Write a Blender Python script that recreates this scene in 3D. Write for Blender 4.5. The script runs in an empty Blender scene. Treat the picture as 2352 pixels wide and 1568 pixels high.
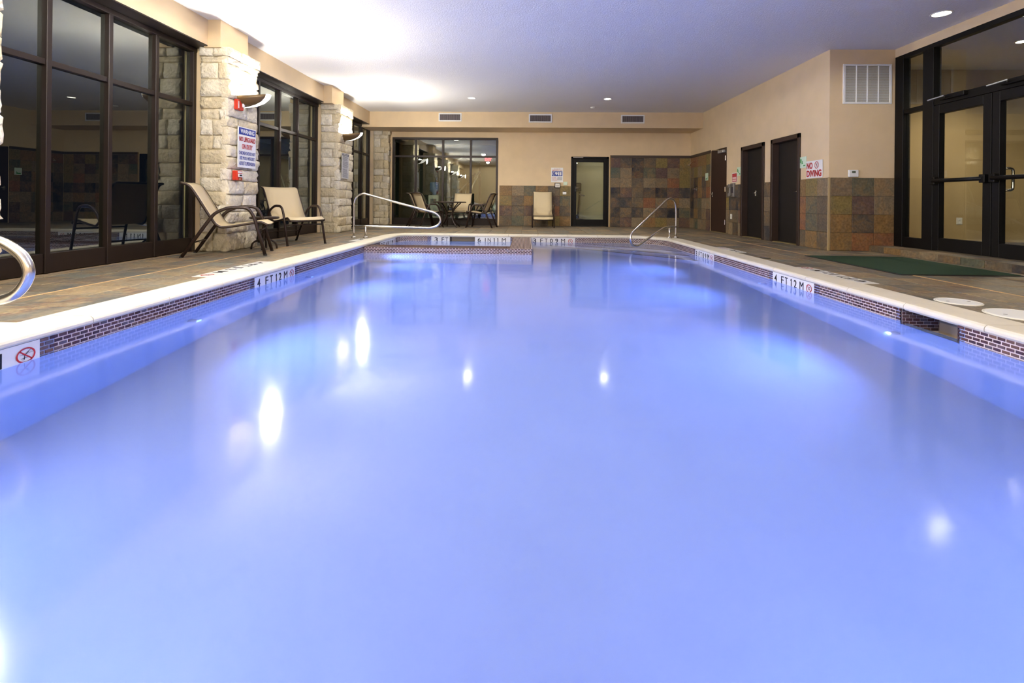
import bpy, math, random
from mathutils import Matrix, Vector
random.seed(7)
S = bpy.context.scene
C = S.collection

# ------------------------------------------------------------------ camera
F_PX, PX, PY = 1100.0, 1176.0, 460.13
YAW, ROLL, CAM_H = .0312, .0096, .7705
cam_data = bpy.data.cameras.new('camera')
cam_data.sensor_fit = 'HORIZONTAL'; cam_data.sensor_width = 36.0
cam_data.lens = 36.0 * F_PX / 2352.0
cam_data.shift_x = 0.0
cam_data.shift_y = -(784.0 - PY) / 2352.0
cam_data.clip_start = .05; cam_data.clip_end = 200
cam = bpy.data.objects.new('camera', cam_data); C.objects.link(cam)
r0 = Vector((math.cos(YAW), math.sin(YAW), 0)); fw = Vector((-math.sin(YAW), math.cos(YAW), 0)); u0 = Vector((0, 0, 1))
rt = r0 * math.cos(ROLL) + u0 * math.sin(ROLL); up = u0 * math.cos(ROLL) - r0 * math.sin(ROLL)
cam.matrix_world = Matrix(((rt.x, up.x, -fw.x, 0), (rt.y, up.y, -fw.y, 0), (rt.z, up.z, -fw.z, CAM_H), (0, 0, 0, 1)))
S.camera = cam
# ------------------------------------------------------------------ world, view
W = bpy.data.worlds.new('night'); S.world = W; W.use_nodes = True
W.node_tree.nodes['Background'].inputs[0].default_value = (.010, .014, .03, 1)
W.node_tree.nodes['Background'].inputs[1].default_value = .12
S.view_settings.view_transform = 'Standard'; S.view_settings.look = 'None'
S.view_settings.exposure = 1.55; S.view_settings.gamma = 1.0; S.view_settings.use_curve_mapping = False
cy = S.cycles
cy.use_denoising = True
try:
    cy.denoiser = 'OPENIMAGEDENOISE'; cy.denoising_input_passes = 'RGB_ALBEDO_NORMAL'
except Exception: pass
cy.max_bounces = 6; cy.diffuse_bounces = 3; cy.glossy_bounces = 3; cy.transmission_bounces = 4; cy.transparent_max_bounces = 8
cy.caustics_reflective = False; cy.use_adaptive_sampling = True; cy.adaptive_threshold = .13; cy.adaptive_min_samples = 16
cy.sample_clamp_indirect = 6.0; cy.blur_glossy = 0.6
# light levels (watts)
E_SCONCE, E_LENS, E_CAN, E_REAR, E_NEAR, E_ENTRY, E_POOL, E_SIDE, E_COLLAR, E_SPA, E_GYM, E_PASS, E_LOBBY = 50., 25., 70., 220., 120., 6., 8., 9., 120., 9., 8., 15., 100.
WARM = (1.0, .86, .66); WHITE = (1.0, .95, .87); BLUE = (.15, .31, 1.0)

# ------------------------------------------------------------------ helpers
def lin(r, g, b):
    f = lambda c: (c / 255 / 12.92) if c <= 10 else ((c / 255 + .055) / 1.055) ** 2.4
    return (f(r), f(g), f(b), 1)

def add(name, verts, faces, mat, parent=None, smooth=False):
    me = bpy.data.meshes.new(name); me.from_pydata([tuple(v) for v in verts], [], faces)
    if mat: me.materials.append(mat)
    if smooth: me.polygons.foreach_set('use_smooth', [True] * len(me.polygons))
    me.update()
    o = bpy.data.objects.new(name, me); C.objects.link(o)
    if parent: o.parent = parent
    return o

def inst(name, me, loc, parent=None, rz=0.0, scale=None, mw=None):
    o = bpy.data.objects.new(name, me); C.objects.link(o)
    if mw is not None: o.matrix_local = mw
    else:
        o.location = loc; o.rotation_euler = (0, 0, rz)
        if scale: o.scale = scale
    if parent: o.parent = parent
    return o

def empty(name, loc=(0, 0, 0), rz=0.0):
    o = bpy.data.objects.new(name, None); C.objects.link(o); o.location = loc; o.rotation_euler = (0, 0, rz); return o

def tag(o, label, cat, group=None, kind=None):
    o['label'] = label; o['category'] = cat
    if group: o['group'] = group
    if kind: o['kind'] = kind
    return o

class MB:
    """collects boxes, tubes, quads into one mesh"""
    def __init__(s): s.v = []; s.f = []
    def raw(s, vs, fs):
        n = len(s.v); s.v += [tuple(v) for v in vs]; s.f += [tuple(i + n for i in f) for f in fs]; return s
    def box(s, x0, x1, y0, y1, z0, z1):
        vs = [(x, y, z) for z in (z0, z1) for y in (y0, y1) for x in (x0, x1)]
        return s.raw(vs, [(0, 2, 3, 1), (4, 5, 7, 6), (0, 1, 5, 4), (2, 6, 7, 3), (0, 4, 6, 2), (1, 3, 7, 5)])
    def cbox(s, x0, x1, y0, y1, z0, z1, c=.006):
        """box with chamfered edges"""
        X, Y, Z = (x0, x1), (y0, y1), (z0, z1); vs = []; idx = {}
        for i in (0, 1):
            for j in (0, 1):
                for k in (0, 1):
                    sx, sy, sz = (1 - 2 * i) * c, (1 - 2 * j) * c, (1 - 2 * k) * c
                    for a, p in enumerate(((X[i], Y[j] + sy, Z[k] + sz), (X[i] + sx, Y[j], Z[k] + sz), (X[i] + sx, Y[j] + sy, Z[k]))):
                        idx[i, j, k, a] = len(vs); vs.append(p)
        fs = []
        for i in (0, 1):
            q = [idx[i, 0, 0, 0], idx[i, 1, 0, 0], idx[i, 1, 1, 0], idx[i, 0, 1, 0]]; fs.append(q if i else q[::-1])
            q = [idx[0, i, 0, 1], idx[1, i, 0, 1], idx[1, i, 1, 1], idx[0, i, 1, 1]]; fs.append(q[::-1] if i else q)
            q = [idx[0, 0, i, 2], idx[1, 0, i, 2], idx[1, 1, i, 2], idx[0, 1, i, 2]]; fs.append(q if i else q[::-1])
        for i in (0, 1):
            for j in (0, 1):
                fs.append([idx[i, j, 0, 0], idx[i, j, 1, 0], idx[i, j, 1, 1], idx[i, j, 0, 1]])
                fs.append([idx[i, 0, j, 0], idx[i, 1, j, 0], idx[i, 1, j, 2], idx[i, 0, j, 2]])
                fs.append([idx[0, i, j, 1], idx[1, i, j, 1], idx[1, i, j, 2], idx[0, i, j, 2]])
                for k in (0, 1): fs.append([idx[i, j, k, 0], idx[i, j, k, 1], idx[i, j, k, 2]])
        return s.raw(vs, fs)
    def tube(s, pts, r, n=8, cap=True, flat=1.0, closed=False):
        P = [Vector(p) for p in pts]; m = len(P); rings = []
        T = []
        for i in range(m):
            a = P[(i - 1) % m] if (closed or i > 0) else P[i]; b = P[(i + 1) % m] if (closed or i < m - 1) else P[i]
            T.append((b - a).normalized())
        ref = Vector((0, 0, 1)) if abs(T[0].z) < .9 else Vector((0, 1, 0))
        nrm = (ref - T[0] * ref.dot(T[0])).normalized()
        vs = []
        for i in range(m):
            nrm = (nrm - T[i] * nrm.dot(T[i])).normalized(); bn = T[i].cross(nrm)
            for k in range(n):
                a = 2 * math.pi * k / n
                vs.append(P[i] + nrm * (math.cos(a) * r) + bn * (math.sin(a) * r * flat))
        fs = []
        for i in range(m if closed else m - 1):
            j = (i + 1) % m
            for k in range(n): fs.append((i * n + k, i * n + (k + 1) % n, j * n + (k + 1) % n, j * n + k))
        if cap and not closed: fs.append(tuple(range(n - 1, -1, -1))); fs.append(tuple((m - 1) * n + k for k in range(n)))
        return s.raw(vs, fs)
    def cyl(s, x, y, z0, z1, r, n=20, r2=None):
        r2 = r if r2 is None else r2
        vs = [(x + r * math.cos(2 * math.pi * k / n), y + r * math.sin(2 * math.pi * k / n), z0) for k in range(n)]
        vs += [(x + r2 * math.cos(2 * math.pi * k / n), y + r2 * math.sin(2 * math.pi * k / n), z1) for k in range(n)]
        return s.raw(vs, [tuple(range(n - 1, -1, -1)), tuple(range(n, 2 * n))] + [(k, (k + 1) % n, n + (k + 1) % n, n + k) for k in range(n)])
    def lathe(s, prof, x=0, y=0, n=20):
        vs = []; m = len(prof)
        for r, z in prof:
            for k in range(n): vs.append((x + r * math.cos(2 * math.pi * k / n), y + r * math.sin(2 * math.pi * k / n), z))
        fs = [(i * n + k, i * n + (k + 1) % n, (i + 1) * n + (k + 1) % n, (i + 1) * n + k) for i in range(m - 1) for k in range(n)]
        fs += [tuple(range(n - 1, -1, -1)), tuple((m - 1) * n + k for k in range(n))]
        return s.raw(vs, fs)
    def prism(s, poly, z0, z1):
        n = len(poly); vs = [(x, y, z0) for x, y in poly] + [(x, y, z1) for x, y in poly]
        return s.raw(vs, [tuple(range(n - 1, -1, -1)), tuple(range(n, 2 * n))] + [(k, (k + 1) % n, n + (k + 1) % n, n + k) for k in range(n)])
    def mesh(s, name, mat, smooth=False):
        me = bpy.data.meshes.new(name); me.from_pydata(s.v, [], s.f)
        if mat: me.materials.append(mat)
        if smooth: me.polygons.foreach_set('use_smooth', [True] * len(me.polygons))
        me.update(); return me
    def build(s, name, mat, parent=None, smooth=False, origin=None):
        if origin:
            s.v = [(x - origin[0], y - origin[1], z - origin[2]) for x, y, z in s.v]
        o = bpy.data.objects.new(name, s.mesh(name, mat, smooth)); C.objects.link(o)
        if origin: o.location = origin
        if parent: o.parent = parent
        return o

def arc_pts(pts, r, n=6):
    """polyline with rounded corners (2-D or 3-D points)"""
    P = [Vector(p) for p in pts]; out = [P[0]]
    for i in range(1, len(P) - 1):
        a = (P[i - 1] - P[i]); b = (P[i + 1] - P[i]); rr = r[i - 1] if isinstance(r, (list, tuple)) else r
        t = min(rr, a.length * .48, b.length * .48); p0 = P[i] + a.normalized() * t; p1 = P[i] + b.normalized() * t
        for k in range(n + 1):
            q = k / n; out.append(p0 * (1 - q) ** 2 + P[i] * (2 * q * (1 - q)) + p1 * q * q)
    out.append(P[-1]); return out

def spline(pts, n=6):
    P = [Vector(p) for p in pts]; P = [P[0] * 2 - P[1]] + P + [P[-1] * 2 - P[-2]]; out = []
    for i in range(1, len(P) - 2):
        a, b, c, d = P[i - 1:i + 3]; t0 = 0.0; t1 = t0 + (b - a).length ** .5; t2 = t1 + (c - b).length ** .5; t3 = t2 + (d - c).length ** .5
        for k in range(n):
            t = t1 + (t2 - t1) * k / n
            A1 = a * ((t1 - t) / (t1 - t0)) + b * ((t - t0) / (t1 - t0)); A2 = b * ((t2 - t) / (t2 - t1)) + c * ((t - t1) / (t2 - t1)); A3 = c * ((t3 - t) / (t3 - t2)) + d * ((t - t2) / (t3 - t2))
            B1 = A1 * ((t2 - t) / (t2 - t0)) + A2 * ((t - t0) / (t2 - t0)); B2 = A2 * ((t3 - t) / (t3 - t1)) + A3 * ((t - t1) / (t3 - t1))
            out.append(B1 * ((t2 - t) / (t2 - t1)) + B2 * ((t - t1) / (t2 - t1)))
    return out + [P[-2]]

# ------------------------------------------------------------------ materials
def newmat(name):
    m = bpy.data.materials.new(name); m.use_nodes = True; nt = m.node_tree
    return m, nt, nt.nodes['Principled BSDF']
def N(nt, t, **k):
    n = nt.nodes.new(t)
    for a, b in k.items(): setattr(n, a, b)
    return n
def ramp(nt, stops, interp='LINEAR'):
    n = N(nt, 'ShaderNodeValToRGB'); cr = n.color_ramp; cr.interpolation = interp
    while len(cr.elements) < len(stops): cr.elements.new(.5)
    for e, (p, c) in zip(cr.elements, stops): e.position = p; e.color = c
    return n
def plain(name, col, rough=.5, metal=0.0, bump=0.0, bscale=80.0, var=0.0, vscale=3.0, spec=None):
    m, nt, b = newmat(name)
    b.inputs['Base Color'].default_value = col; b.inputs['Roughness'].default_value = rough; b.inputs['Metallic'].default_value = metal
    if spec is not None: b.inputs['Specular IOR Level'].default_value = spec
    tc = N(nt, 'ShaderNodeNewGeometry')
    if var:
        nz = N(nt, 'ShaderNodeTexNoise'); nz.inputs['Scale'].default_value = vscale; nz.inputs['Detail'].default_value = 5
        nt.links.new(tc.outputs['Position'], nz.inputs['Vector'])
        k = 1 - var; rp = ramp(nt, [(.3, (col[0] * k, col[1] * k, col[2] * k, 1)), (.7, (min(1, col[0] * (1 + var * .6)), min(1, col[1] * (1 + var * .6)), min(1, col[2] * (1 + var * .6)), 1))])
        nt.links.new(nz.outputs['Fac'], rp.inputs['Fac']); nt.links.new(rp.outputs['Color'], b.inputs['Base Color'])
    if bump:
        n2 = N(nt, 'ShaderNodeTexNoise'); n2.inputs['Scale'].default_value = bscale; n2.inputs['Detail'].default_value = 4
        nt.links.new(tc.outputs['Position'], n2.inputs['Vector'])
        bp = N(nt, 'ShaderNodeBump'); bp.inputs['Strength'].default_value = bump; bp.inputs['Distance'].default_value = .02
        nt.links.new(n2.outputs['Fac'], bp.inputs['Height']); nt.links.new(bp.outputs['Normal'], b.inputs['Normal'])
    return m
def emis(name, col, strength):
    m, nt, b = newmat(name); b.inputs['Base Color'].default_value = col
    b.inputs['Emission Color'].default_value = col; b.inputs['Emission Strength'].default_value = strength; return m

def island_random(nt):
    oi = N(nt, 'ShaderNodeObjectInfo'); g = N(nt, 'ShaderNodeNewGeometry')
    a = N(nt, 'ShaderNodeMath', operation='ADD'); f = N(nt, 'ShaderNodeMath', operation='FRACT')
    nt.links.new(oi.outputs['Random'], a.inputs[0]); nt.links.new(g.outputs['Random Per Island'], a.inputs[1]); nt.links.new(a.outputs[0], f.inputs[0])
    return f, g

def slate(name, stops, second, rough=.55, mix=.55, nscale=5.0, bump=.5, stretch=(1, 1, 1), spec=.35):
    """cleft slate: one base colour per tile, mottled with a second set of colours"""
    m, nt, b = newmat(name)
    f, g = island_random(nt)
    base = ramp(nt, stops, 'CONSTANT'); nt.links.new(f.outputs[0], base.inputs['Fac'])
    off = N(nt, 'ShaderNodeVectorMath', operation='MULTIPLY_ADD'); off.inputs[1].default_value = stretch
    sc = N(nt, 'ShaderNodeMath', operation='MULTIPLY'); sc.inputs[1].default_value = 37.0; nt.links.new(f.outputs[0], sc.inputs[0])
    nt.links.new(g.outputs['Position'], off.inputs[0]); nt.links.new(sc.outputs[0], off.inputs[2])
    n1 = N(nt, 'ShaderNodeTexNoise'); n1.inputs['Scale'].default_value = nscale; n1.inputs['Detail'].default_value = 8; n1.inputs['Roughness'].default_value = .65; n1.inputs['Distortion'].default_value = .8
    nt.links.new(off.outputs[0], n1.inputs['Vector'])
    sec = ramp(nt, second); nt.links.new(n1.outputs['Fac'], sec.inputs['Fac'])
    n2 = N(nt, 'ShaderNodeTexNoise'); n2.inputs['Scale'].default_value = nscale * .6; n2.inputs['Detail'].default_value = 5
    nt.links.new(off.outputs[0], n2.inputs['Vector'])
    k = N(nt, 'ShaderNodeMapRange'); k.inputs['From Min'].default_value = .36; k.inputs['From Max'].default_value = .6; k.inputs['To Max'].default_value = mix
    nt.links.new(n2.outputs['Fac'], k.inputs['Value'])
    mx = N(nt, 'ShaderNodeMix', data_type='RGBA'); nt.links.new(k.outputs[0], mx.inputs[0]); nt.links.new(base.outputs['Color'], mx.inputs[6]); nt.links.new(sec.outputs['Color'], mx.inputs[7])
    n3 = N(nt, 'ShaderNodeTexNoise'); n3.inputs['Scale'].default_value = nscale * 6; n3.inputs['Detail'].default_value = 6
    nt.links.new(off.outputs[0], n3.inputs['Vector'])
    dk = N(nt, 'ShaderNodeMapRange'); dk.inputs['From Min'].default_value = .3; dk.inputs['From Max'].default_value = .7; dk.inputs['To Min'].default_value = .7; dk.inputs['To Max'].default_value = 1.2
    nt.links.new(n3.outputs['Fac'], dk.inputs['Value'])
    ml = N(nt, 'ShaderNodeMix', data_type='RGBA', blend_type='MULTIPLY'); ml.inputs[0].default_value = 1
    nt.links.new(mx.outputs[2], ml.inputs[6]); nt.links.new(dk.outputs[0], ml.inputs[7])
    nt.links.new(ml.outputs[2], b.inputs['Base Color'])
    b.inputs['Roughness'].default_value = rough; b.inputs['Specular IOR Level'].default_value = spec
    bp = N(nt, 'ShaderNodeBump'); bp.inputs['Strength'].default_value = bump; bp.inputs['Distance'].default_value = .012
    nt.links.new(n3.outputs['Fac'], bp.inputs['Height']); nt.links.new(bp.outputs['Normal'], b.inputs['Normal'])
    return m

def glass(name, tint=(.9, .95, .92, 1), gain=1.0, rough=0.0, lo=0.02):
    m = bpy.data.materials.new(name); m.use_nodes = True; nt = m.node_tree; nt.nodes.remove(nt.nodes['Principled BSDF'])
    out = nt.nodes['Material Output']
    tr = N(nt, 'ShaderNodeBsdfTransparent'); tr.inputs[0].default_value = tint
    gl = N(nt, 'ShaderNodeBsdfGlossy'); gl.inputs['Roughness'].default_value = rough; gl.inputs['Color'].default_value = (.95, 1, .93, 1)
    fr = N(nt, 'ShaderNodeFresnel'); fr.inputs['IOR'].default_value = 1.52
    mu = N(nt, 'ShaderNodeMath', operation='MULTIPLY_ADD'); mu.inputs[1].default_value = gain; mu.inputs[2].default_value = lo; mu.use_clamp = True
    mx = N(nt, 'ShaderNodeMixShader')
    ge = N(nt, 'ShaderNodeNewGeometry'); inv = N(nt, 'ShaderNodeMath', operation='SUBTRACT'); inv.inputs[0].default_value = 1.0   # the pane's rear face only lets light out
    m3 = N(nt, 'ShaderNodeMath', operation='MULTIPLY'); nt.links.new(ge.outputs['Backfacing'], inv.inputs[1])
    nt.links.new(fr.outputs[0], mu.inputs[0]); nt.links.new(mu.outputs[0], m3.inputs[0]); nt.links.new(inv.outputs[0], m3.inputs[1]); nt.links.new(m3.outputs[0], mx.inputs[0]); nt.links.new(tr.outputs[0], mx.inputs[1]); nt.links.new(gl.outputs[0], mx.inputs[2])
    nt.links.new(mx.outputs[0], out.inputs['Surface']); return m

M = {}
M['beige'] = plain('beige_plaster', lin(220, 196, 156), .75, bump=.12, bscale=120, var=.05)
M['ceiling'] = plain('white_textured_ceiling', lin(232, 230, 226), .85, bump=.35, bscale=60)
M['frame'] = plain('bronze_aluminium', lin(42, 32, 27), .42, .2, spec=.35)
M['blackframe'] = plain('black_bronze_aluminium', lin(10, 8, 8), .5, 0, spec=.2)
M['door'] = plain('dark_brown_door', lin(48, 29, 21), .45, var=.12, vscale=6)
M['darkdoor'] = plain('espresso_door', lin(15, 8, 7), .5, var=.15, vscale=5)
M['doorframe'] = plain('brown_door_frame', lin(50, 34, 26), .45)
M['stainless'] = plain('stainless_steel', (.72, .70, .66, 1), .24, 1.0)
M['chrome'] = plain('chrome', (.8, .8, .8, 1), .12, 1.0)
M['chairmetal'] = plain('brown_powder_coat', lin(52, 38, 31), .35, .3)
M['coping'] = plain('cream_coping_stone', lin(216, 207, 186), .55, bump=.1, bscale=150, var=.05, vscale=4)
M['plaster'] = plain('blue_glow_tinted_plaster', lin(164, 177, 214), .8, var=.03, vscale=2)  # white plaster; the blue lamp glow is tinted into its colour
M['grout'] = plain('pale_grout', lin(214, 200, 192), .8)
M['darkgrout'] = plain('tan_floor_grout', lin(150, 128, 100), .85)
M['joint'] = plain('sandy_joint_filler', lin(196, 160, 112), .8)
M['wallgrout'] = plain('grey_wall_grout', lin(74, 66, 58), .85)
M['mortar'] = plain('limestone_mortar', lin(206, 192, 160), .9, bump=.5, bscale=50)
M['white'] = plain('white_enamel', lin(232, 232, 228), .35)
M['offwhite'] = plain('offwhite_plastic', lin(225, 222, 210), .45)
M['markerwhite'] = plain('white_marker_tile', lin(224, 222, 216), .3)
M['black'] = plain('black_print', lin(22, 22, 28), .5)
M['blackplastic'] = plain('black_plastic', lin(20, 20, 20), .45)
M['red'] = plain('red_print', lin(178, 34, 34), .45)
M['alarmred'] = plain('red_alarm_enamel', lin(196, 52, 30), .35)
M['blue'] = plain('blue_print', lin(42, 62, 150), .45)
M['grayprint'] = plain('grey_print', lin(118, 122, 136), .6)
M['green'] = plain('green_print', lin(56, 150, 70), .5)
M['palegreen'] = plain('pale_green_sign', lin(208, 226, 200), .4)
M['navy'] = plain('navy_print', lin(38, 40, 84), .5)
M['grey'] = plain('grey_enamel', lin(128, 122, 118), .4, .3)
M['ventdark'] = plain('vent_shadow', lin(60, 52, 60), .6)
M['ventblade'] = plain('vent_blade', lin(150, 140, 140), .5)
M['lcd'] = plain('grey_display', lin(92, 100, 84), .3)
M['mat'] = plain('green_carpet_mat', lin(24, 66, 38), .95, bump=.8, bscale=400, var=.35, vscale=90)
M['rubber'] = plain('black_rubber', lin(26, 24, 24), .7)
M['bowl'] = plain('bronze_sconce', lin(104, 82, 50), .4, .35)
M['lens'] = emis('lit_sconce_lens', (1, .96, .88, 1), .9)
M['can'] = emis('lit_downlight', (1, .93, .8, 1), 2.5)
M['poollamp'] = emis('lit_pool_lamp', (.45, .5, 1, 1), 1.5)
M['exit'] = emis('lit_red_exit', (1, .03, .05, 1), 3.0)
M['gymwall'] = plain('olive_gym_wall', lin(74, 82, 70), .8)
M['gymfloor'] = plain('grey_gym_carpet', lin(96, 92, 86), .95)
M['palewall'] = plain('pale_green_wall', lin(206, 200, 160), .8)
M['lobbywall'] = plain('tan_lobby_wall', lin(186, 162, 116), .8, bump=.1, bscale=120)
M['bottle'] = plain('blue_water_bottle', lin(60, 112, 160), .15)
M['silver'] = plain('silver_gym_paint', lin(170, 172, 172), .3, .6)
M['bluemat'] = plain('blue_gym_mat', lin(58, 66, 120), .8)
M['glass'] = glass('window_glass', (.78, .87, .8, 1), 2.6, 0.0, .03)
M['gymglass'] = glass('gym_window_glass', (.85, .9, .85, 1), 2.6, 0.0, .08)
M['clearglass'] = glass('door_glass', (.95, .97, .95, 1), 1.3, 0.0, .02)

M['floor'] = slate('deck_slate',
    [(0, lin(122, 117, 103)), (.16, lin(100, 98, 91)), (.3, lin(134, 121, 101)), (.42, lin(88, 88, 84)), (.55, lin(118, 108, 95)), (.68, lin(108, 110, 100)), (.8, lin(150, 130, 100)), (.9, lin(96, 90, 84))],
    [(.25, lin(66, 67, 65)), (.4, lin(118, 111, 95)), (.5, lin(146, 127, 95)), (.58, lin(126, 98, 76)), (.68, lin(80, 83, 79)), (.85, lin(138, 129, 108))],
    rough=.5, mix=.85, nscale=5.0, stretch=(1, 1, 1), spec=.4, bump=.4)
M['wallslate'] = slate('wall_slate',
    [(0, lin(121, 105, 82)), (.1, lin(64, 62, 64)), (.2, lin(132, 103, 64)), (.3, lin(93, 84, 71)), (.4, lin(43, 43, 50)), (.5, lin(132, 116, 91)), (.6, lin(135, 89, 62)), (.7, lin(82, 88, 75)), (.8, lin(91, 71, 68)), (.9, lin(128, 112, 66))],
    [(.28, lin(64, 62, 60)), (.45, lin(119, 105, 84)), (.58, lin(157, 121, 71)), (.7, lin(130, 84, 62)), (.82, lin(112, 114, 100))],
    rough=.5, mix=.42, nscale=5.0, spec=.3, bump=.5)

def brickmat():
    m, nt, b = newmat('mosaic_brick'); f, g = island_random(nt)
    rp = ramp(nt, [(0, lin(74, 44, 44)), (.15, lin(92, 62, 56)), (.3, lin(58, 34, 36)), (.45, lin(100, 78, 72)), (.58, lin(84, 52, 46)), (.7, lin(86, 76, 82)), (.82, lin(66, 42, 44)), (.92, lin(104, 74, 56))], 'CONSTANT')
    nt.links.new(f.outputs[0], rp.inputs['Fac'])
    nz = N(nt, 'ShaderNodeTexNoise'); nz.inputs['Scale'].default_value = 40; nt.links.new(g.outputs['Position'], nz.inputs['Vector'])
    mr = N(nt, 'ShaderNodeMapRange'); mr.inputs['To Min'].default_value = .6; mr.inputs['To Max'].default_value = 1.4; nt.links.new(nz.outputs['Fac'], mr.inputs['Value'])
    ml = N(nt, 'ShaderNodeMix', data_type='RGBA', blend_type='MULTIPLY'); ml.inputs[0].default_value = 1
    nt.links.new(rp.outputs['Color'], ml.inputs[6]); nt.links.new(mr.outputs[0], ml.inputs[7]); nt.links.new(ml.outputs[2], b.inputs['Base Color'])
    b.inputs['Roughness'].default_value = .3; return m
M['brick'] = brickmat()

def stonemat():
    m, nt, b = newmat('rough_limestone'); f, g = island_random(nt)
    rp = ramp(nt, [(0, lin(230, 219, 192)), (.25, lin(224, 210, 178)), (.45, lin(234, 225, 203)), (.62, lin(220, 204, 168)), (.8, lin(228, 217, 195)), (.92, lin(222, 205, 166))], 'CONSTANT')
    nt.links.new(f.outputs[0], rp.inputs['Fac'])
    n1 = N(nt, 'ShaderNodeTexNoise'); n1.inputs['Scale'].default_value = 9; n1.inputs['Detail'].default_value = 9; n1.inputs['Roughness'].default_value = .7
    nt.links.new(g.outputs['Position'], n1.inputs['Vector'])
    mr = N(nt, 'ShaderNodeMapRange'); mr.inputs['From Min'].default_value = .3; mr.inputs['From Max'].default_value = .7; mr.inputs['To Min'].default_value = .78; mr.inputs['To Max'].default_value = 1.08
    nt.links.new(n1.outputs['Fac'], mr.inputs['Value'])
    ml = N(nt, 'ShaderNodeMix', data_type='RGBA', blend_type='MULTIPLY'); ml.inputs[0].default_value = 1
    nt.links.new(rp.outputs['Color'], ml.inputs[6]); nt.links.new(mr.outputs[0], ml.inputs[7]); nt.links.new(ml.outputs[2], b.inputs['Base Color'])
    b.inputs['Roughness'].default_value = .9
    n2 = N(nt, 'ShaderNodeTexNoise'); n2.inputs['Scale'].default_value = 22; n2.inputs['Detail'].default_value = 8
    nt.links.new(g.outputs['Position'], n2.inputs['Vector'])
    bp = N(nt, 'ShaderNodeBump'); bp.inputs['Strength'].default_value = .9; bp.inputs['Distance'].default_value = .03
    nt.links.new(n2.outputs['Fac'], bp.inputs['Height']); nt.links.new(bp.outputs['Normal'], b.inputs['Normal']); return m
M['stone'] = stonemat()

def slingmat():
    m, nt, b = newmat('tan_sling_mesh'); b.inputs['Base Color'].default_value = lin(206, 188, 150); b.inputs['Roughness'].default_value = .8
    tc = N(nt, 'ShaderNodeTexCoord'); wv = N(nt, 'ShaderNodeTexChecker'); wv.inputs['Scale'].default_value = 260
    nt.links.new(tc.outputs['Object'], wv.inputs['Vector'])
    bp = N(nt, 'ShaderNodeBump'); bp.inputs['Strength'].default_value = .25; bp.inputs['Distance'].default_value = .004
    nt.links.new(wv.outputs['Fac'], bp.inputs['Height']); nt.links.new(bp.outputs['Normal'], b.inputs['Normal']); return m
M['sling'] = slingmat()

def watermat():
    m, nt, b = newmat('pool_water')
    b.inputs['Base Color'].default_value = (.93, .97, 1, 1); b.inputs['Roughness'].default_value = .1; b.inputs['IOR'].default_value = 1.333
    b.inputs['Transmission Weight'].default_value = 1.0
    g = N(nt, 'ShaderNodeNewGeometry'); nz = N(nt, 'ShaderNodeTexNoise'); nz.inputs['Scale'].default_value = 1.1; nz.inputs['Detail'].default_value = 2
    nt.links.new(g.outputs['Position'], nz.inputs['Vector'])
    bp = N(nt, 'ShaderNodeBump'); bp.inputs['Strength'].default_value = .05; bp.inputs['Distance'].default_value = .12
    nt.links.new(nz.outputs['Fac'], bp.inputs['Height']); nt.links.new(bp.outputs['Normal'], b.inputs['Normal']); return m
M['water'] = watermat()

# ------------------------------------------------------------------ lights helper
def area_light(name, loc, energy, color, size, aim=(0, 0, -1), parent=None, spread=None):
    l = bpy.data.lights.new(name, 'AREA'); l.energy = energy; l.color = color; l.shape = 'DISK'; l.size = size
    if spread: l.spread = spread
    o = bpy.data.objects.new(name, l); C.objects.link(o)
    o.rotation_euler = Vector(aim).to_track_quat('-Z', 'Y').to_euler(); o.location = loc
    if parent: o.parent = parent
    return o
def spot_light(name, loc, energy, color, angle, blend=.6, aim=(0, 0, -1), parent=None, rad=.05):
    l = bpy.data.lights.new(name, 'SPOT'); l.energy = energy; l.color = color; l.spot_size = angle; l.spot_blend = blend; l.shadow_soft_size = rad
    o = bpy.data.objects.new(name, l); C.objects.link(o)
    o.rotation_euler = Vector(aim).to_track_quat('-Z', 'Y').to_euler(); o.location = loc
    if parent: o.parent = parent
    return o

# ------------------------------------------------------------------ text and flat print
def frame_mw(origin, xd, yd):
    x = Vector(xd).normalized(); y = Vector(yd).normalized(); z = x.cross(y); o = Vector(origin)
    return Matrix(((x.x, y.x, z.x, o.x), (x.y, y.y, z.y, o.y), (x.z, y.z, z.z, o.z), (0, 0, 0, 1)))
_tcache = {}
def text_mesh(body, mat, bold=0.0):
    key = (body, mat.name, bold)
    if key in _tcache: return _tcache[key]
    cu = bpy.data.curves.new('lettering', 'FONT'); cu.body = body; cu.size = 1; cu.extrude = .01; cu.offset = bold; cu.resolution_u = 3
    cu.align_x = 'LEFT'
    to = bpy.data.objects.new('lettering_tmp', cu); C.objects.link(to)
    dg = bpy.context.evaluated_depsgraph_get(); me = bpy.data.meshes.new_from_object(to.evaluated_get(dg))
    bpy.data.objects.remove(to); bpy.data.curves.remove(cu)
    xs = [v.co.x for v in me.vertices]; ys = [v.co.y for v in me.vertices]
    x0, x1, y0, y1 = min(xs), max(xs), min(ys), max(ys)
    for v in me.vertices: v.co.x = (v.co.x - x0) / (x1 - x0); v.co.y = (v.co.y - y0) / (y1 - y0); v.co.z *= .1
    me.materials.clear(); me.materials.append(mat); me.name = 'lettering'
    _tcache[key] = me; return me
def letter(body, x, y, w, h, mat, mw, parent, lift=.0025, bold=0.0):
    """print body into the rectangle x..x+w, y..y+h of the plane mw"""
    me = text_mesh(body, mat, bold)
    o = bpy.data.objects.new('lettering', me); C.objects.link(o)
    o.parent = parent; o.matrix_parent_inverse = parent.matrix_world.inverted() if parent else Matrix()
    o.matrix_basis = mw @ Matrix.Translation((x, y, lift)) @ Matrix.Diagonal((w, h, 1, 1)); return o
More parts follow.
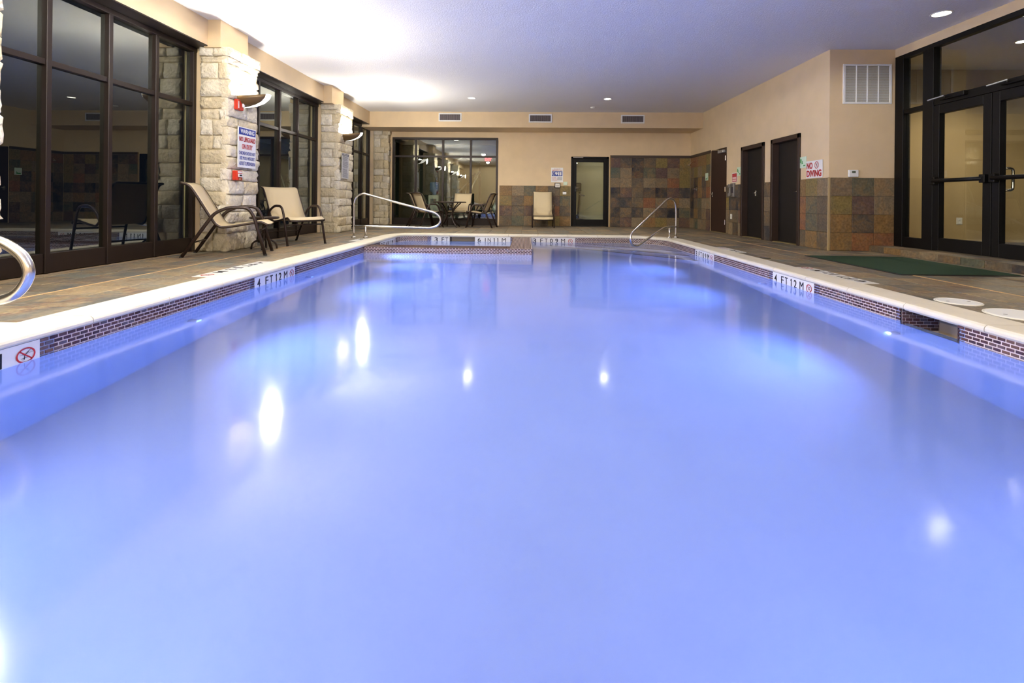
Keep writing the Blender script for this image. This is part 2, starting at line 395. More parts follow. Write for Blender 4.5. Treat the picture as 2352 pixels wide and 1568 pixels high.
def flat(name, polys, mat, mw, parent, lift=.002, thick=0.0):
    vs = []; fs = []
    for p in polys:
        n = len(vs); vs += [(a, b, lift) for a, b in p]; fs.append(tuple(range(n, n + len(p))))
    o = add(name, [mw @ Vector(v) for v in vs], fs, mat); 
    if parent: o.parent = parent; o.matrix_parent_inverse = parent.matrix_world.inverted()
    return o
def rect(x, y, w, h): return [(x, y), (x + w, y), (x + w, y + h), (x, y + h)]
def ring(cx, cyy, r1, r2, n=28, sx=1.0):
    out = []
    for k in range(n):
        a, b = 2 * math.pi * k / n, 2 * math.pi * (k + 1) / n
        out.append([(cx + sx * r1 * math.cos(a), cyy + r1 * math.sin(a)), (cx + sx * r2 * math.cos(a), cyy + r2 * math.sin(a)), (cx + sx * r2 * math.cos(b), cyy + r2 * math.sin(b)), (cx + sx * r1 * math.cos(b), cyy + r1 * math.sin(b))])
    return out
def stroke(ax, ay, bx, by, w):
    d = Vector((bx - ax, by - ay)).normalized() * w * .5; nx, ny = -d.y, d.x
    return [(ax + nx, ay + ny), (ax - nx, ay - ny), (bx - nx, by - ny), (bx + nx, by + ny)]
def no_diving(cx, cyy, r, mw, parent, sx=1.0, lift=.0025, col='red'):
    P = lambda x, y: (cx + sx * x * r, cyy + y * r)
    def st(a, b, w): return stroke(*P(*a), *P(*b), w * r)
    flat('diver_pictogram', [st((-.15, -.55), (-.1, .05), .1), st((-.1, .05), (.3, .45), .12), st((.3, .45), (.55, .75), .06), st((-.1, .05), (.2, -.1), .08), st((-.6, .1), (.7, .25), .04), st((-.5, -.35), (.4, -.3), .04)], M['black'], mw, parent, lift)
    flat('prohibition_ring', ring(cx, cyy, r * .82, r, 32, sx) + [st((-.62, .62), (.62, -.62), .17)], M[col], mw, parent, lift + .0008)

def board(name, w, h, t, mw, mat, parent=None):
    """thin rigid panel whose front face is the plane mw"""
    vs = [mw @ Vector(p) for p in ((0, 0, -t), (w, 0, -t), (w, h, -t), (0, h, -t), (0, 0, 0), (w, 0, 0), (w, h, 0), (0, h, 0))]
    return add(name, vs, [(3, 2, 1, 0), (4, 5, 6, 7), (0, 1, 5, 4), (1, 2, 6, 5), (2, 3, 7, 6), (3, 0, 4, 7)], mat, parent)
# ------------------------------------------------------------------ room dimensions
XL, XW, XR, YB, YS, ZC, ZS = -4.546, -4.78, 4.937, 14.64, 13.646, 3.29, 2.85
Y0 = -5.0                                    # rear of the room, behind the camera
PXL, PXR, PYN, PYB = -2.79, 2.95, .55, 10.66  # inner faces of the pool walls
ZWAT = -.15
def st(o, label, cat=None):
    o['kind'] = 'structure'; o['label'] = label
    if cat: o['category'] = cat
    return o

# ---- pool outline: samples (point, outward normal)
def pool_path():
    out = []
    def seg(x0, y0, x1, y1, n, step=.1):
        L = math.hypot(x1 - x0, y1 - y0); k = max(1, int(L / step))
        for i in range(k + 1): out.append((Vector((x0 + (x1 - x0) * i / k, y0 + (y1 - y0) * i / k)), Vector(n)))
    def arc(cx, cyy, r, a0, a1, k=14):
        for i in range(1, k):
            a = math.radians(a0 + (a1 - a0) * i / k); out.append((Vector((cx + r * math.cos(a), cyy + r * math.sin(a))), Vector((math.cos(a), math.sin(a)))))
    rl, rr, rn = .42, .75, .3
    seg(PXL, PYN + rn, PXL, PYB - rl, (-1, 0)); arc(PXL + rl, PYB - rl, rl, 180, 90)
    seg(PXL + rl, PYB, PXR - rr, PYB, (0, 1)); arc(PXR - rr, PYB - rr, rr, 90, 0, 20)
    seg(PXR, PYB - rr, PXR, PYN + rn, (1, 0)); arc(PXR - rn, PYN + rn, rn, 0, -90)
    seg(PXR - rn, PYN, PXL + rn, PYN, (0, -1)); arc(PXL + rn, PYN + rn, rn, -90, -180)
    out.append(out[0])
    cum = [0]
    for a, b in zip(out, out[1:]): cum.append(cum[-1] + (b[0] - a[0]).length)
    return out, cum
PATH, CUM = pool_path()
def path_at(s):
    s = s % CUM[-1]
    for i in range(len(CUM) - 1):
        if CUM[i + 1] >= s and CUM[i + 1] > CUM[i]:
            t = (s - CUM[i]) / (CUM[i + 1] - CUM[i]); a, b = PATH[i], PATH[i + 1]
            return a[0].lerp(b[0], t), a[1].lerp(b[1], t).normalized()
    return PATH[-1]
SKIM = [(3.365, 3.855, 'R'), (-1.717, -1.151, 'B')]

# ---- floor (deck): grout bed with slate tiles
COPW = .285
floor = MB()
floor.box(-4.95, PXL - COPW, Y0, YB, -.25, -.008); floor.box(PXR + COPW, 6.0, Y0, YB, -.25, -.008)
floor.box(PXL - COPW, PXR + COPW, PYB + COPW, YB, -.25, -.008); floor.box(PXL - COPW, PXR + COPW, Y0, PYN - COPW, -.25, -.008)
floor_o = floor.build('floor', M['darkgrout']); st(floor_o, 'slate tiled pool deck around the water', 'deck')
rects = []
def grid(xs, ys, j=.004):
    for a, b in zip(xs, xs[1:]):
        for c, d in zip(ys, ys[1:]):
            if b - a > .03 and d - c > .03: rects.append((a + j, b - j, c + j, d - j))
def steps(a, b, s):
    out = [a]
    while out[-1] + s < b - .05: out.append(out[-1] + s)
    return out + [b]
OL, OR, OB = PXL - COPW, PXR + COPW, PYB + COPW
ysl = steps(.9, OB, .39)
grid([-4.70, -4.58, -4.195], ysl); grid([-4.195, -3.81], [y + .1 for y in ysl[:-1]] + [OB]); grid([-3.79, -3.41, OL - .003], ysl)
ysr = steps(1.2, OB, .39)
grid([OR + .003, 3.42, 3.81, 4.19], ysr); grid([4.21, 4.59, XR], ysr)
grid(steps(XR, 5.585, .33), steps(1.2, 8.0, .39))
grid([-4.70, -4.45] + [-.909 - .393 * k for k in range(8, -1, -1)] + [-.909 + .393 * k for k in range(1, 15)] + [XR], steps(OB, YB, .42))
rects = [r for r in rects if r[2] > 1.0]
rects.sort(key=lambda r: math.hypot((r[0] + r[1]) / 2 * .6, (r[2] + r[3]) / 2))
_tiles = {}
def tile_mesh(w, d, h=.012, mat='floor', c=.003):
    k = (round(w, 3), round(d, 3), mat)
    if k not in _tiles: _tiles[k] = MB().cbox(-w / 2, w / 2, -d / 2, d / 2, -h, 0, c).mesh('tile', M[mat])
    return _tiles[k]
for a, b, c, d in rects[:300]:
    inst('tile', tile_mesh(b - a, d - c), ((a + b) / 2, (c + d) / 2, random.uniform(-.0015, .001)), floor_o)
far = MB()
for a, b, c, d in rects[300:]: far.cbox(a, b, c, d, -.012, 0, .003)
fo = far.build('far_tiles', M['floor'], floor_o); fo['kind'] = 'stuff'
for nm, x in (('expansion_joint', -3.80), ('expansion_joint', 4.20)):
    MB().box(x - .013, x + .013, .9, OB, -.01, .0008).build(nm, M['joint'], floor_o)
def corner_fill(cx, cyy, r, a0, a1, px, py):
    pts = [(px, py)] + [(cx + r * math.cos(math.radians(a0 + (a1 - a0) * k / 14)), cyy + r * math.sin(math.radians(a0 + (a1 - a0) * k / 14))) for k in range(15)]
    if a1 < a0: pts = pts[::-1]
    MB().prism(pts, -.2, 0).build('tile', M['floor'], floor_o)
corner_fill(PXL + .42, PYB - .42, .42 + COPW, 180, 90, OL, OB); corner_fill(PXR - .75, PYB - .75, .75 + COPW, 90, 0, OR, OB)
corner_fill(PXL + .3, PYN + .3, .3 + COPW, 270, 180, OL, PYN - COPW); corner_fill(PXR - .3, PYN + .3, .3 + COPW, 360, 270, OR, PYN - COPW)

# ---- pool basin
basin = MB(); zf = -1.25
pts = PATH[:-1]; n = len(pts)
def hole(p, q):
    mx, my = (p[0] + q[0]) / 2
    return (abs(mx - PXR) < .02 and SKIM[0][0] < my < SKIM[0][1]) or (abs(my - PYB) < .02 and SKIM[1][0] < mx < SKIM[1][1])
P2 = []
for i in range(n):
    a, b = pts[i], pts[(i + 1) % n]; P2.append(a)
    for lo, hi, w in SKIM:
        for vv in ((lo, hi) if w == 'B' else (hi, lo)):
            if w == 'R' and abs(a[0].x - PXR) < 1e-4 and abs(b[0].x - PXR) < 1e-4 and a[0].y > vv > b[0].y: P2.append((Vector((PXR, vv)), a[1]))
            if w == 'B' and abs(a[0].y - PYB) < 1e-4 and abs(b[0].y - PYB) < 1e-4 and a[0].x < vv < b[0].x: P2.append((Vector((vv, PYB)), a[1]))
for i in range(len(P2)):
    a, b = P2[i], P2[(i + 1) % len(P2)]
    if (a[0] - b[0]).length < 1e-5: continue
    zt = -.235 if hole(a, b) else -.05
    basin.raw([(a[0].x, a[0].y, zf), (b[0].x, b[0].y, zf), (b[0].x, b[0].y, zt), (a[0].x, a[0].y, zt)], [(0, 3, 2, 1)])
basin.raw([(p[0].x, p[0].y, zf) for p in pts], [tuple(range(n - 1, -1, -1))])
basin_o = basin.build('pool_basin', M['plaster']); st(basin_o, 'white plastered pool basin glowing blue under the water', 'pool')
# entry steps in the far corner, each a slab with a dark nosing line
for k, (xa, yb, zt) in enumerate(((1.25, 9.2, -.36), (.85, 8.75, -.58), (.45, 8.3, -.80))):
    poly = [(xa, PYB - .005)] + [(PXR - yy, PYB - .005 - zz) for yy, zz in ((.75, 0), (.3, .12), (.12, .3), (.005, .75))] + [(PXR - .005, yb)]
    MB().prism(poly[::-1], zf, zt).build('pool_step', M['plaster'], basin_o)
    a, b = Vector((xa, PYB - .01)), Vector((PXR - .01, yb)); d = (b - a).normalized(); nn = Vector((d.y, -d.x))
    q = [a - nn * .002, b - nn * .002, b + nn * .05, a + nn * .05]
    if nn.dot(Vector((1, 1))) < 0: q = [a + nn * .002, b + nn * .002, b - nn * .05, a - nn * .05]
    MB().prism([(p.x, p.y) for p in q], zt - .02, zt + .004).build('step_nosing', M['black'], basin_o)
# skimmer throats behind the two openings
def skimmer(name, label, mw, w):
    """mw: origin at the opening's left lower front, x along the wall, y into the wall, z up"""
    g = empty(name); tag(g, label, 'skimmer')
    dpt, z0, z1 = .34, -.235, -.05; t = .012
    def bx(nm, a, b, c, d, e, f, mt):
        m = MB().box(a, b, c, d, e, f); m.v = [tuple(mw @ Vector(v)) for v in m.v]; return m.build(nm, mt, g)
    bx('side_wall', -t, 0, .0, dpt, z0, z1, M['grout']); bx('side_wall', w, w + t, .0, dpt, z0, z1, M['grout'])
    bx('back_wall', -t, w + t, dpt, dpt + t, z0, z1, M['ventdark']); bx('throat_floor', -t, w + t, 0, dpt, z0 - t, z0, M['plaster'])  # back wall coloured dark for the shade deep in the opening
    for side in (0, 1):
        m = MB()
        for r in range(7):
            k = 0; y = .004 - (.0277 if r % 2 else 0)
            while y < dpt:
                a, b = max(y, .004), min(y + .049, dpt)
                if b - a > .01:
                    x0, x1 = ((0, .004), (w - .004, w))[side]
                    m.box(x0, x1, a, b, z1 - .0245 * (r + 1) + .004, z1 - .0245 * r)
                y += .0555
        m.v = [tuple(mw @ Vector(v)) for v in m.v]; o = m.build('brick_lining', M['brick'], g); o['kind'] = 'stuff'
    return g
skimmer('skimmer_opening', 'brick lined skimmer opening under the coping near the white deck lids', Matrix(((0, 1, 0, PXR), (-1, 0, 0, SKIM[0][1]), (0, 0, 1, 0), (0, 0, 0, 1))), SKIM[0][1] - SKIM[0][0])
skimmer('skimmer_opening', 'dark skimmer opening between the 3 FT and 6 IN spa markers', Matrix(((1, 0, 0, SKIM[1][0]), (0, 1, 0, PYB), (0, 0, 1, 0), (0, 0, 0, 1))), SKIM[1][1] - SKIM[1][0])

# ---- coping stones
coping = MB().box(OL + .02, OL + .03, 1, 1.01, -.05, -.04).build('pool_coping', M['coping']); st(coping, 'cream bullnose coping stones rimming the pool', 'coping')
prof = [(.02, -.05), (0, -.05), (-.010, -.046), (-.016, -.036), (-.016, -.022), (-.010, -.008), (.004, .002), (.03, .004), (COPW, .004), (COPW, -.06), (.02, -.06)]
nst = round(CUM[-1] / .655); sl = CUM[-1] / nst; s_off = (2.99 - (PYN + .3)) % sl
for k in range(nst):
    s0, s1 = s_off + k * sl + .0025, s_off + (k + 1) * sl - .0025; m = 9; vs = []
    for i in range(m):
        p, nn = path_at(s0 + (s1 - s0) * i / (m - 1))
        for o, z in prof: q = p + nn * o; vs.append((q.x, q.y, z))
    q = len(prof); fs = [(i * q + j, i * q + (j + 1) % q, (i + 1) * q + (j + 1) % q, (i + 1) * q + j) for i in range(m - 1) for j in range(q)]
    fs += [tuple(range(q - 1, -1, -1)), tuple((m - 1) * q + j for j in range(q))]
    add('coping_stone', vs, fs, M['coping'], coping)

# ---- mosaic brick band on the pool wall
BW, BH = .0555, .0245
band = MB().box(PXL - .004, PXL - .002, 1.0, 1.01, -.1, -.09).build('waterline_tiles', M['grout']); st(band, 'brown mosaic brick band along the waterline', 'tiles')
def s_of(x=None, y=None, side='L'):
    if side == 'L': return y - (PYN + .3)
    if side == 'B': return CUM_B + (x - (PXL + .42))
    return CUM_R + (PYB - .75 - y)
CUM_B = next(c for (p, q), c in zip(PATH, CUM) if abs(p.x - (PXL + .42)) < 1e-5 and abs(p.y - PYB) < 1e-5)
CUM_R = next(c for (p, q), c in zip(PATH, CUM) if abs(p.x - PXR) < 1e-5 and abs(p.y - (PYB - .75)) < 1e-5)
gaps = [(s_of(y=1.78), s_of(y=2.661)), (s_of(y=4.831), s_of(y=5.681)), (s_of(x=-2.128, side='B'), s_of(x=-.363, side='B')), (s_of(x=.1, side='B'), s_of(x=1.076, side='B')),
        (s_of(y=8.456, side='R'), s_of(y=7.622, side='R')), (s_of(y=5.817, side='R'), s_of(y=4.996, side='R')), (s_of(y=3.855, side='R'), s_of(y=3.365, side='R')), (s_of(y=9.05), s_of(y=10.1))]
grout = MB()
def on_path(s0, s1, o0, o1, z0, z1, mb):
    (p, a), (q, b) = path_at(s0), path_at(s1)
    A0, A1, B0, B1 = p - a * o0, p - a * o1, q - b * o0, q - b * o1
    vs = [(A0.x, A0.y, z0), (B0.x, B0.y, z0), (B1.x, B1.y, z0), (A1.x, A1.y, z0), (A0.x, A0.y, z1), (B0.x, B0.y, z1), (B1.x, B1.y, z1), (A1.x, A1.y, z1)]
    return mb.raw(vs, [(0, 1, 2, 3), (7, 6, 5, 4), (4, 5, 1, 0), (5, 6, 2, 1), (6, 7, 3, 2), (7, 4, 0, 3)])
bricks = []
s = 0
end = s_of(y=1.3, side='R')
while s < end:
    e = s + .1
    for g0, g1 in gaps:
        if s < g1 and e > g0: break
    else: on_path(s, e, 0, .003, -.18, -.049, grout)
    s = e
for r in range(5):
    edges = sorted([0.0] + [g for gg in gaps for g in gg] + [end]); spans = []
    cur = 0.0
    for g0, g1 in sorted(gaps): spans.append((cur, g0)); cur = g1
    spans.append((cur, end))
    for a, b in spans:
        x = a - (BW * .5 if r % 2 else 0)
        while x < b - .006:
            s0, s1 = max(x, a) + .0048, min(x + BW, b) - .0048
            if s1 - s0 > .008: bricks.append((s0, s1, r))
            x += BW
def near(bk):
    p, _ = path_at((bk[0] + bk[1]) / 2); return p.y if abs(p.x) > 2.5 else 99
vis = sorted([b for b in bricks if near(b) > 2.3 and b[2] < 4], key=near)
single = set(vis[:296])
rest = MB()
go = grout.build('grout_bed', M['grout'], band)
_bm = {}
for b in bricks:
    z1 = -.0515 - BH * b[2]; z0 = z1 - BH + .0072
    if b in single:
        p, nn = path_at((b[0] + b[1]) / 2); w = round(b[1] - b[0], 3); key = w
        if key not in _bm: _bm[key] = MB().cbox(-w / 2, w / 2, -.003, .003, -BH / 2 + .0036, BH / 2 - .0036, .0012).mesh('brick', M['brick'])
        c = p - nn * .004; inst('brick', _bm[key], (c.x, c.y, (z0 + z1) / 2), band, rz=math.pi / 2)
    else: on_path(b[0], b[1], .002, .006, z0, z1, rest)
ro = rest.build('far_bricks', M['brick'], band); ro['kind'] = 'stuff'

# ---- spa divider wall
spa = MB().box(PXL, -.29, 8.12, 8.55, zf, -.052).box(-.29, .09, 8.12, PYB, zf, -.052).build('spa_wall', M['grout']); st(spa, 'low brick clad wall dividing the spa from the pool', 'spa wall')
sb = MB()
for r in range(5):
    x = PXL + (.0 if r % 2 else -BW / 2)
    while x < .09:
        a, b = max(x + .005, PXL + .004), min(x + BW - .005, .088); z1 = -.054 - BH * r
        if b - a > .01: sb.box(a, b, 8.115, 8.121, z1 - BH + .008, z1)
        x += BW
    y = 8.12 + (0 if r % 2 else -BW / 2)
    while y < PYB:
        a, b = max(y + .005, 8.122), min(y + BW - .005, PYB); z1 = -.054 - BH * r
        if b - a > .01: sb.box(.089, .095, a, b, z1 - BH + .008, z1); sb.box(-.295, -.289, max(a, 8.56), max(b, 8.6), z1 - BH + .008, z1)
        y += BW
for r in range(17):
    y = 8.122 + r * BH; x = PXL + (0 if r % 2 else -BW / 2)
    while x < -.29:
        a, b = max(x + .005, PXL + .004), min(x + BW - .005, -.29)
        if b - a > .01: sb.box(a, b, y, y + BH - .008, -.053, -.048)
        x += BW
for r in range(15):
    x = -.288 + r * BH * 1.02; y = 8.122 + (0 if r % 2 else -BW / 2)
    while y < PYB:
        a, b = max(y + .005, 8.122), min(y + BW - .005, PYB)
        if b - a > .01 and x + BH < .098: sb.box(x, x + BH - .008, a, b, -.053, -.048)
        y += BW
so = sb.build('small_bricks', M['brick'], spa); so['kind'] = 'stuff'

# ---- water
pl = [(p.x, p.y) for p, _ in pts]; nl = next(i for i, q in enumerate(pl) if q[1] > 8.12); nb = next(i for i, q in enumerate(pl) if q[0] > .095 and abs(q[1] - PYB) < 1e-4)
main = pl[:nl] + [(PXL, 8.113), (.097, 8.113), (.097, PYB)] + pl[nb:]
n8 = next(i for i, q in enumerate(pl) if q[1] > 8.56); nx = next(i for i, q in enumerate(pl) if q[0] > -.30 and abs(q[1] - PYB) < 1e-4)
spa_poly = [(PXL, 8.552)] + pl[n8:nx] + [(-.297, PYB), (-.297, 8.552)]
for nm, poly, lab in (('pool_water', main, 'still blue lit water filling the pool'), ('spa_water', spa_poly, 'still blue lit water inside the spa')):
    w_ = add(nm, [(x, y, ZWAT) for x, y in poly][::-1], [tuple(range(len(poly)))], M['water']); tag(w_, lab, 'water', kind='stuff')
# ---- underwater lamps set in the near end wall
LAMPS = [(x, PYN, (0, 1, -.05), 0, E_POOL, lab) for x, lab in ((-1.25, 'round underwater lamp in the near pool wall, window side'), (1.25, 'round underwater lamp in the near pool wall, door side'))]
LAMPS += [(PXL, 1.5, (1, .1, -.05), -math.pi / 2, E_SIDE, 'round underwater lamp in the window side pool wall'), (PXR, 1.5, (-1, .1, -.05), math.pi / 2, E_SIDE, 'round underwater lamp in the door side pool wall')]
for x, y, aim, rz, en, lab in LAMPS:
    L = empty('pool_lamp', (x, y, -.62), rz); tag(L, lab, 'pool lamp', 'underwater pool lamps')
    rg = MB().tube([(.15 * math.cos(a * math.pi / 12), .015, .15 * math.sin(a * math.pi / 12)) for a in range(24)], .014, 6, closed=True).build('rim', M['stainless'], L, True)
    dm = MB().lathe([(.135, .0), (.13, .012), (.09, .024), (.0001, .03)], n=24); dm.v = [(a, c, b) for a, b, c in dm.v]; dm.f = [f[::-1] for f in dm.f]
    dm.build('lens', M['poollamp'], L, True)
    area_light('lamp_light', (0, .05, 0), en, BLUE, .26, (0, 1, -.05), L)
for sx, x in ((1, PXL), (-1, PXR)):  # hooded lamps added to spread the blue glow evenly along the pool
    for y in (3.9, 6.0, 7.7):
        L = empty('pool_lamp', (x, y, -.60), -sx * math.pi / 2); tag(L, 'added hooded fill lamp under water on the %s pool wall, %s' % ('window side' if sx > 0 else 'door side', {3.9: 'nearest the camera', 6.0: 'middle one', 7.7: 'farthest'}[y]), 'pool lamp', 'added hooded fill lamps')
        co = MB().tube([(0, .0, 0), (0, .075, 0)], .036, 16, cap=False).build('hood', M['plaster'], L, True); sm = co.modifiers.new('shell', 'SOLIDIFY'); sm.thickness = .004
        MB().tube([(0, .003, 0), (0, .010, 0)], .032, 16).build('lens', M['poollamp'], L)
        spot_light('lamp_light', (0, .04, 0), E_COLLAR, BLUE, math.radians(150), .3, (0, 1, -.02), L, .018)
L = empty('spa_lamp', (-1.45, 8.55, -.6), math.pi); tag(L, 'round underwater lamp in the spa wall', 'pool lamp', 'underwater pool lamps')
MB().tube([(.11 * math.cos(a * math.pi / 12), -.015, .11 * math.sin(a * math.pi / 12)) for a in range(24)], .012, 6, closed=True).build('rim', M['stainless'], L, True)
area_light('lamp_light', (0, -.04, 0), E_SPA, (.45, .6, 1), .2, (0, -1, -.05), L)


def downlight(p, label, energy, col, angle=math.radians(150), r=.085, aim=(0, 0, -1), blend=.7):
    g = empty('recessed_downlight', p); tag(g, label, 'ceiling light', 'recessed downlights')
    MB().lathe([(r + .025, -.001), (r + .02, -.007), (r, -.005), (r, .0)], n=24).build('trim_ring', M['white'], g, True)
    MB().lathe([(r, -.0045), (r * .6, -.008), (.0005, -.009)], n=24).build('lamp_lens', M['can'], g, True)
    spot_light('lamp_light', (0, 0, -.02), energy, col, angle, blend, aim, g, r)
    return g

# ------------------------------------------------------------------ ceiling and bulkhead
st(MB().box(-4.95, 11.5, Y0, YB + .2, ZC, ZC + .2).build('ceiling', M['ceiling']), 'white textured ceiling over the pool', 'ceiling')
st(MB().box(-4.80, XR, YS, YB, ZS, ZC).build('trim_1', M['beige']), 'beige dropped bulkhead carrying three air vents', 'bulkhead')

# ------------------------------------------------------------------ left wall: band, piers, pilasters, windows
wl = MB().box(-4.95, XL, Y0, YB, 2.93, ZC)
PIL = [(-.75, .05), (2.95, 3.76), (6.68, 7.46), (10.70, 11.55)]
for a, b in PIL: wl.box(-4.95, -4.69, a + .085, b + (.21 if a == 2.95 else .04), 0, 2.93)
wl.box(-4.95, -4.69, 14.42, YB, 0, 2.93); wl.box(-4.95, -4.69, Y0, -3.7, 0, 2.93)
wall_left = st(wl.build('wall_left', M['beige']), 'beige wall above the tall windows', 'wall')
for a, b in ((-.8, -.1), (3.04, 3.78), (6.65, 7.32), (10.53, 11.2)):
    MB().box(-4.6, -4.36, a, b, 2.9, ZC).build('pilaster', M['beige'], wall_left)

def window_left(idx, y0, y1, mull, label):
    g = empty('window_%d' % idx); st(g, label, 'window')
    F = M['frame']; xf = XW; xb = XW - .11
    MB().box(xb, XL + .0, y0 - .02, y1 + .02, 2.915, 2.93).build('head_flashing', F, g)
    MB().cbox(xb, xf + .01, y0, y1, 2.855, 2.916, .004).build('head_frame', F, g)
    MB().cbox(xb, xf, y0, y0 + .065, 0, 2.87, .004).build('jamb', F, g); MB().cbox(xb, xf, y1 - .065, y1, 0, 2.87, .004).build('jamb', F, g)
    es = [y0 + .065] + [e for m in mull for e in (m - .055, m)] + [y1 - .065]
    for m in mull: MB().cbox(xb, xf, m - .055, m, 0, 2.87, .004).build('mullion', F, g)
    for a, b in zip(es[::2], es[1::2]):
        MB().cbox(xb + .01, xf - .012, a, b, 2.075, 2.135, .004).build('transom', F, g)
        MB().cbox(xb + .01, xf - .018, a, b, 0, .195, .004).build('kick_panel', F, g)
        MB().box(xb + .045, xb + .057, a, b, .195, 2.075).build('pane', M['glass'], g)
        MB().box(xb + .045, xb + .057, a, b, 2.135, 2.86).build('pane', M['glass'], g)
    return g
window_left(1, .09, 3.035, [.83, 1.56, 2.31], 'tall bronze window beside the nearest stone pillar')
window_left(2, 3.97, 6.765, [4.667, 5.374, 6.064], 'tall bronze framed window behind the side view lounge chair')
window_left(3, 7.5, 10.785, [7.70, 8.42, 9.15, 9.875], 'tall bronze framed window between the two signed stone pillars')
window_left(4, 11.59, 14.42, [12.32, 13.06, 13.75], 'tall bronze framed window beside the far corner')
window_left(5, -3.7, -.665, [-2.9, -2.2, -1.5], 'tall bronze framed window behind the photographer')

# ---- rough stone pillars
def stone_mesh(w, h, rng, nx=8, nz=6, bulge=.03, depth=.10):
    vs = []; rnd = min(.014, h * .12, w * .12)
    tilt = rng.uniform(-.012, .012); tz = rng.uniform(-.012, .012)
    us = [0, rnd / w] + [rnd / w + (1 - 2 * rnd / w) * i / (nx - 3) for i in range(1, nx - 3)] + [1 - rnd / w, 1]
    vz = [0, rnd / h] + [rnd / h + (1 - 2 * rnd / h) * i / (nz - 3) for i in range(1, nz - 3)] + [1 - rnd / h, 1]
    nx, nz = len(us), len(vz)
    for j, v in enumerate(vz):
        for i, u in enumerate(us):
            edge = (i in (0, nx - 1)) + (j in (0, nz - 1))
            d = -.011 if edge == 1 else (-.019 if edge == 2 else rng.uniform(-.5, 1) * bulge * .8 + tilt * (u - .5) * 2 + tz * (v - .5) * 2)
            jx = rng.uniform(-.006, .006) if edge else rng.uniform(-.012, .012); jz = rng.uniform(-.006, .006) if edge else rng.uniform(-.01, .01)
            vs.append((u * w + jx, d, v * h + jz))
    fs = [(j * nx + i, j * nx + i + 1, (j + 1) * nx + i + 1, (j + 1) * nx + i) for j in range(nz - 1) for i in range(nx - 1)]
    bnd = [i for i in range(nx)] + [j * nx + nx - 1 for j in range(1, nz)] + [(nz - 1) * nx + i for i in range(nx - 2, -1, -1)] + [j * nx for j in range(nz - 2, 0, -1)]
    n0 = len(vs)
    for b in bnd: x, y, z = vs[b]; vs.append((x, -depth, z))
    q = len(bnd)
    for k in range(q): fs.append((bnd[k], n0 + k, n0 + (k + 1) % q, bnd[(k + 1) % q]))
    return [(x, -y, z) for x, y, z in vs], fs          # front faces local -y
def stone_face(parent, origin, xdir, width, courses, rng, lo, hi, capout=.03):
    """xdir: unit vector along the face; front is to the right of xdir"""
    x = Vector(xdir); yv = Vector((-x.y, x.x, 0)); z = 0.0
    for ci, h in enumerate(courses):
        u = 0.0; last = ci == len(courses) - 1
        while u < width - .01:
            w = rng.uniform(lo, hi)
            if width - (u + w) < lo * .7: w = width - u
            g = .006
            vs, fs = stone_mesh(w - g, h - g, rng, bulge=.012 if last else .032)
            out = -(capout if last else 0.0) + rng.uniform(-.012, .012)
            o = Vector(origin) + x * (u + g / 2)
            W2 = []
            for a, b, c in vs: p = o + x * a + yv * (b + out); W2.append((p.x, p.y, z + c + g / 2))
            c0 = W2[0]; add('stone', [(p[0] - c0[0], p[1] - c0[1], p[2] - c0[2]) for p in W2], fs, M['stone'], parent, True).location = c0
            u += w
        z += h
def courses_for(H, rng):
    out = []
    while sum(out) < H - .38: out.append(rng.choice((.15, .17, .2, .2, .23, .26)))
    r = H - sum(out) - .13
    if r > .08: out.append(r)
    out.append(H - sum(out)); return out
PLAB = ['rough limestone pillar beside the photographer', 'rough limestone pillar cut by the frame edge beside the near handrail', 'rough limestone pillar carrying the warning sign and red alarms', 'rough limestone pillar carrying the small grey rules sign']
pillars = []
for k, (a, b) in enumerate(PIL):
    core = MB().box(-4.69, -4.30, a + .05, b - .03, 0, 2.90).build('stone_pillar', M['mortar']); st(core, PLAB[k], 'pillar'); pillars.append(core)
    rng = random.Random(40 + k)
    H = 2.92
    stone_face(core, (-4.27, a + .02, 0), (0, 1, 0), b - a - .02, courses_for(H, rng), rng, .2, .5)      # faces the pool (+X)
    stone_face(core, (-4.69, a + .03, 0), (1, 0, 0), .40, courses_for(H, rng), rng, .18, .34)          # faces the camera (-Y)
    stone_face(core, (-4.29, b - .02, 0), (-1, 0, 0), .38, courses_for(H, rng), rng, .18, .38)         # far side
core = MB().box(-4.69, -4.25, 14.44, YB, 0, ZS - .001).build('stone_pillar', M['mortar']); st(core, 'limestone corner pillar beside the far window', 'pillar')
rng = random.Random(77)
stone_face(core, (-4.22, 14.42, 0), (0, 1, 0), YB - 14.42, courses_for(ZS, rng), rng, .2, .25)
stone_face(core, (-4.67, 14.41, 0), (1, 0, 0), .44, courses_for(ZS, rng), rng, .15, .34)

# ------------------------------------------------------------------ back wall
BWX = (-4.157, -.898); BDX = (1.335, 2.476); T = .2
wb = MB().box(-4.95, BWX[0], YB, YB + T, 0, ZC).box(BWX[0], BWX[1], YB, YB + T, 2.68, ZC).box(BWX[1], BDX[0], YB, YB + T, 0, ZC)
wb.box(BDX[0], BDX[1], YB, YB + T, 2.125, ZC).box(BDX[1], 5.2, YB, YB + T, 0, ZC)
wall_back = st(wb.build('wall_back', M['beige']), 'beige far wall with slate wainscot and gym window', 'wall')
def wall_tile(parent, p, xd, w, h):
    """slate piece lying on a wall; p lower left corner on the wall face, xd along the wall"""
    key = ('wall', round(w, 3), round(h, 3))
    if key not in _tiles: _tiles[key] = MB().cbox(0, w, -.014, .004, 0, h, .003).mesh('tile', M['wallslate'])
    x = Vector(xd); o = Vector(p); y = Vector((-x.y, x.x, 0))
    jit = random.uniform(-.002, .002)
    mw = Matrix(((x.x, y.x, 0, o.x + y.x * jit), (x.y, y.y, 0, o.y + y.y * jit), (0, 0, 1, o.z), (0, 0, 0, 1)))
    return inst('tile', _tiles[key], None, parent, mw=mw)
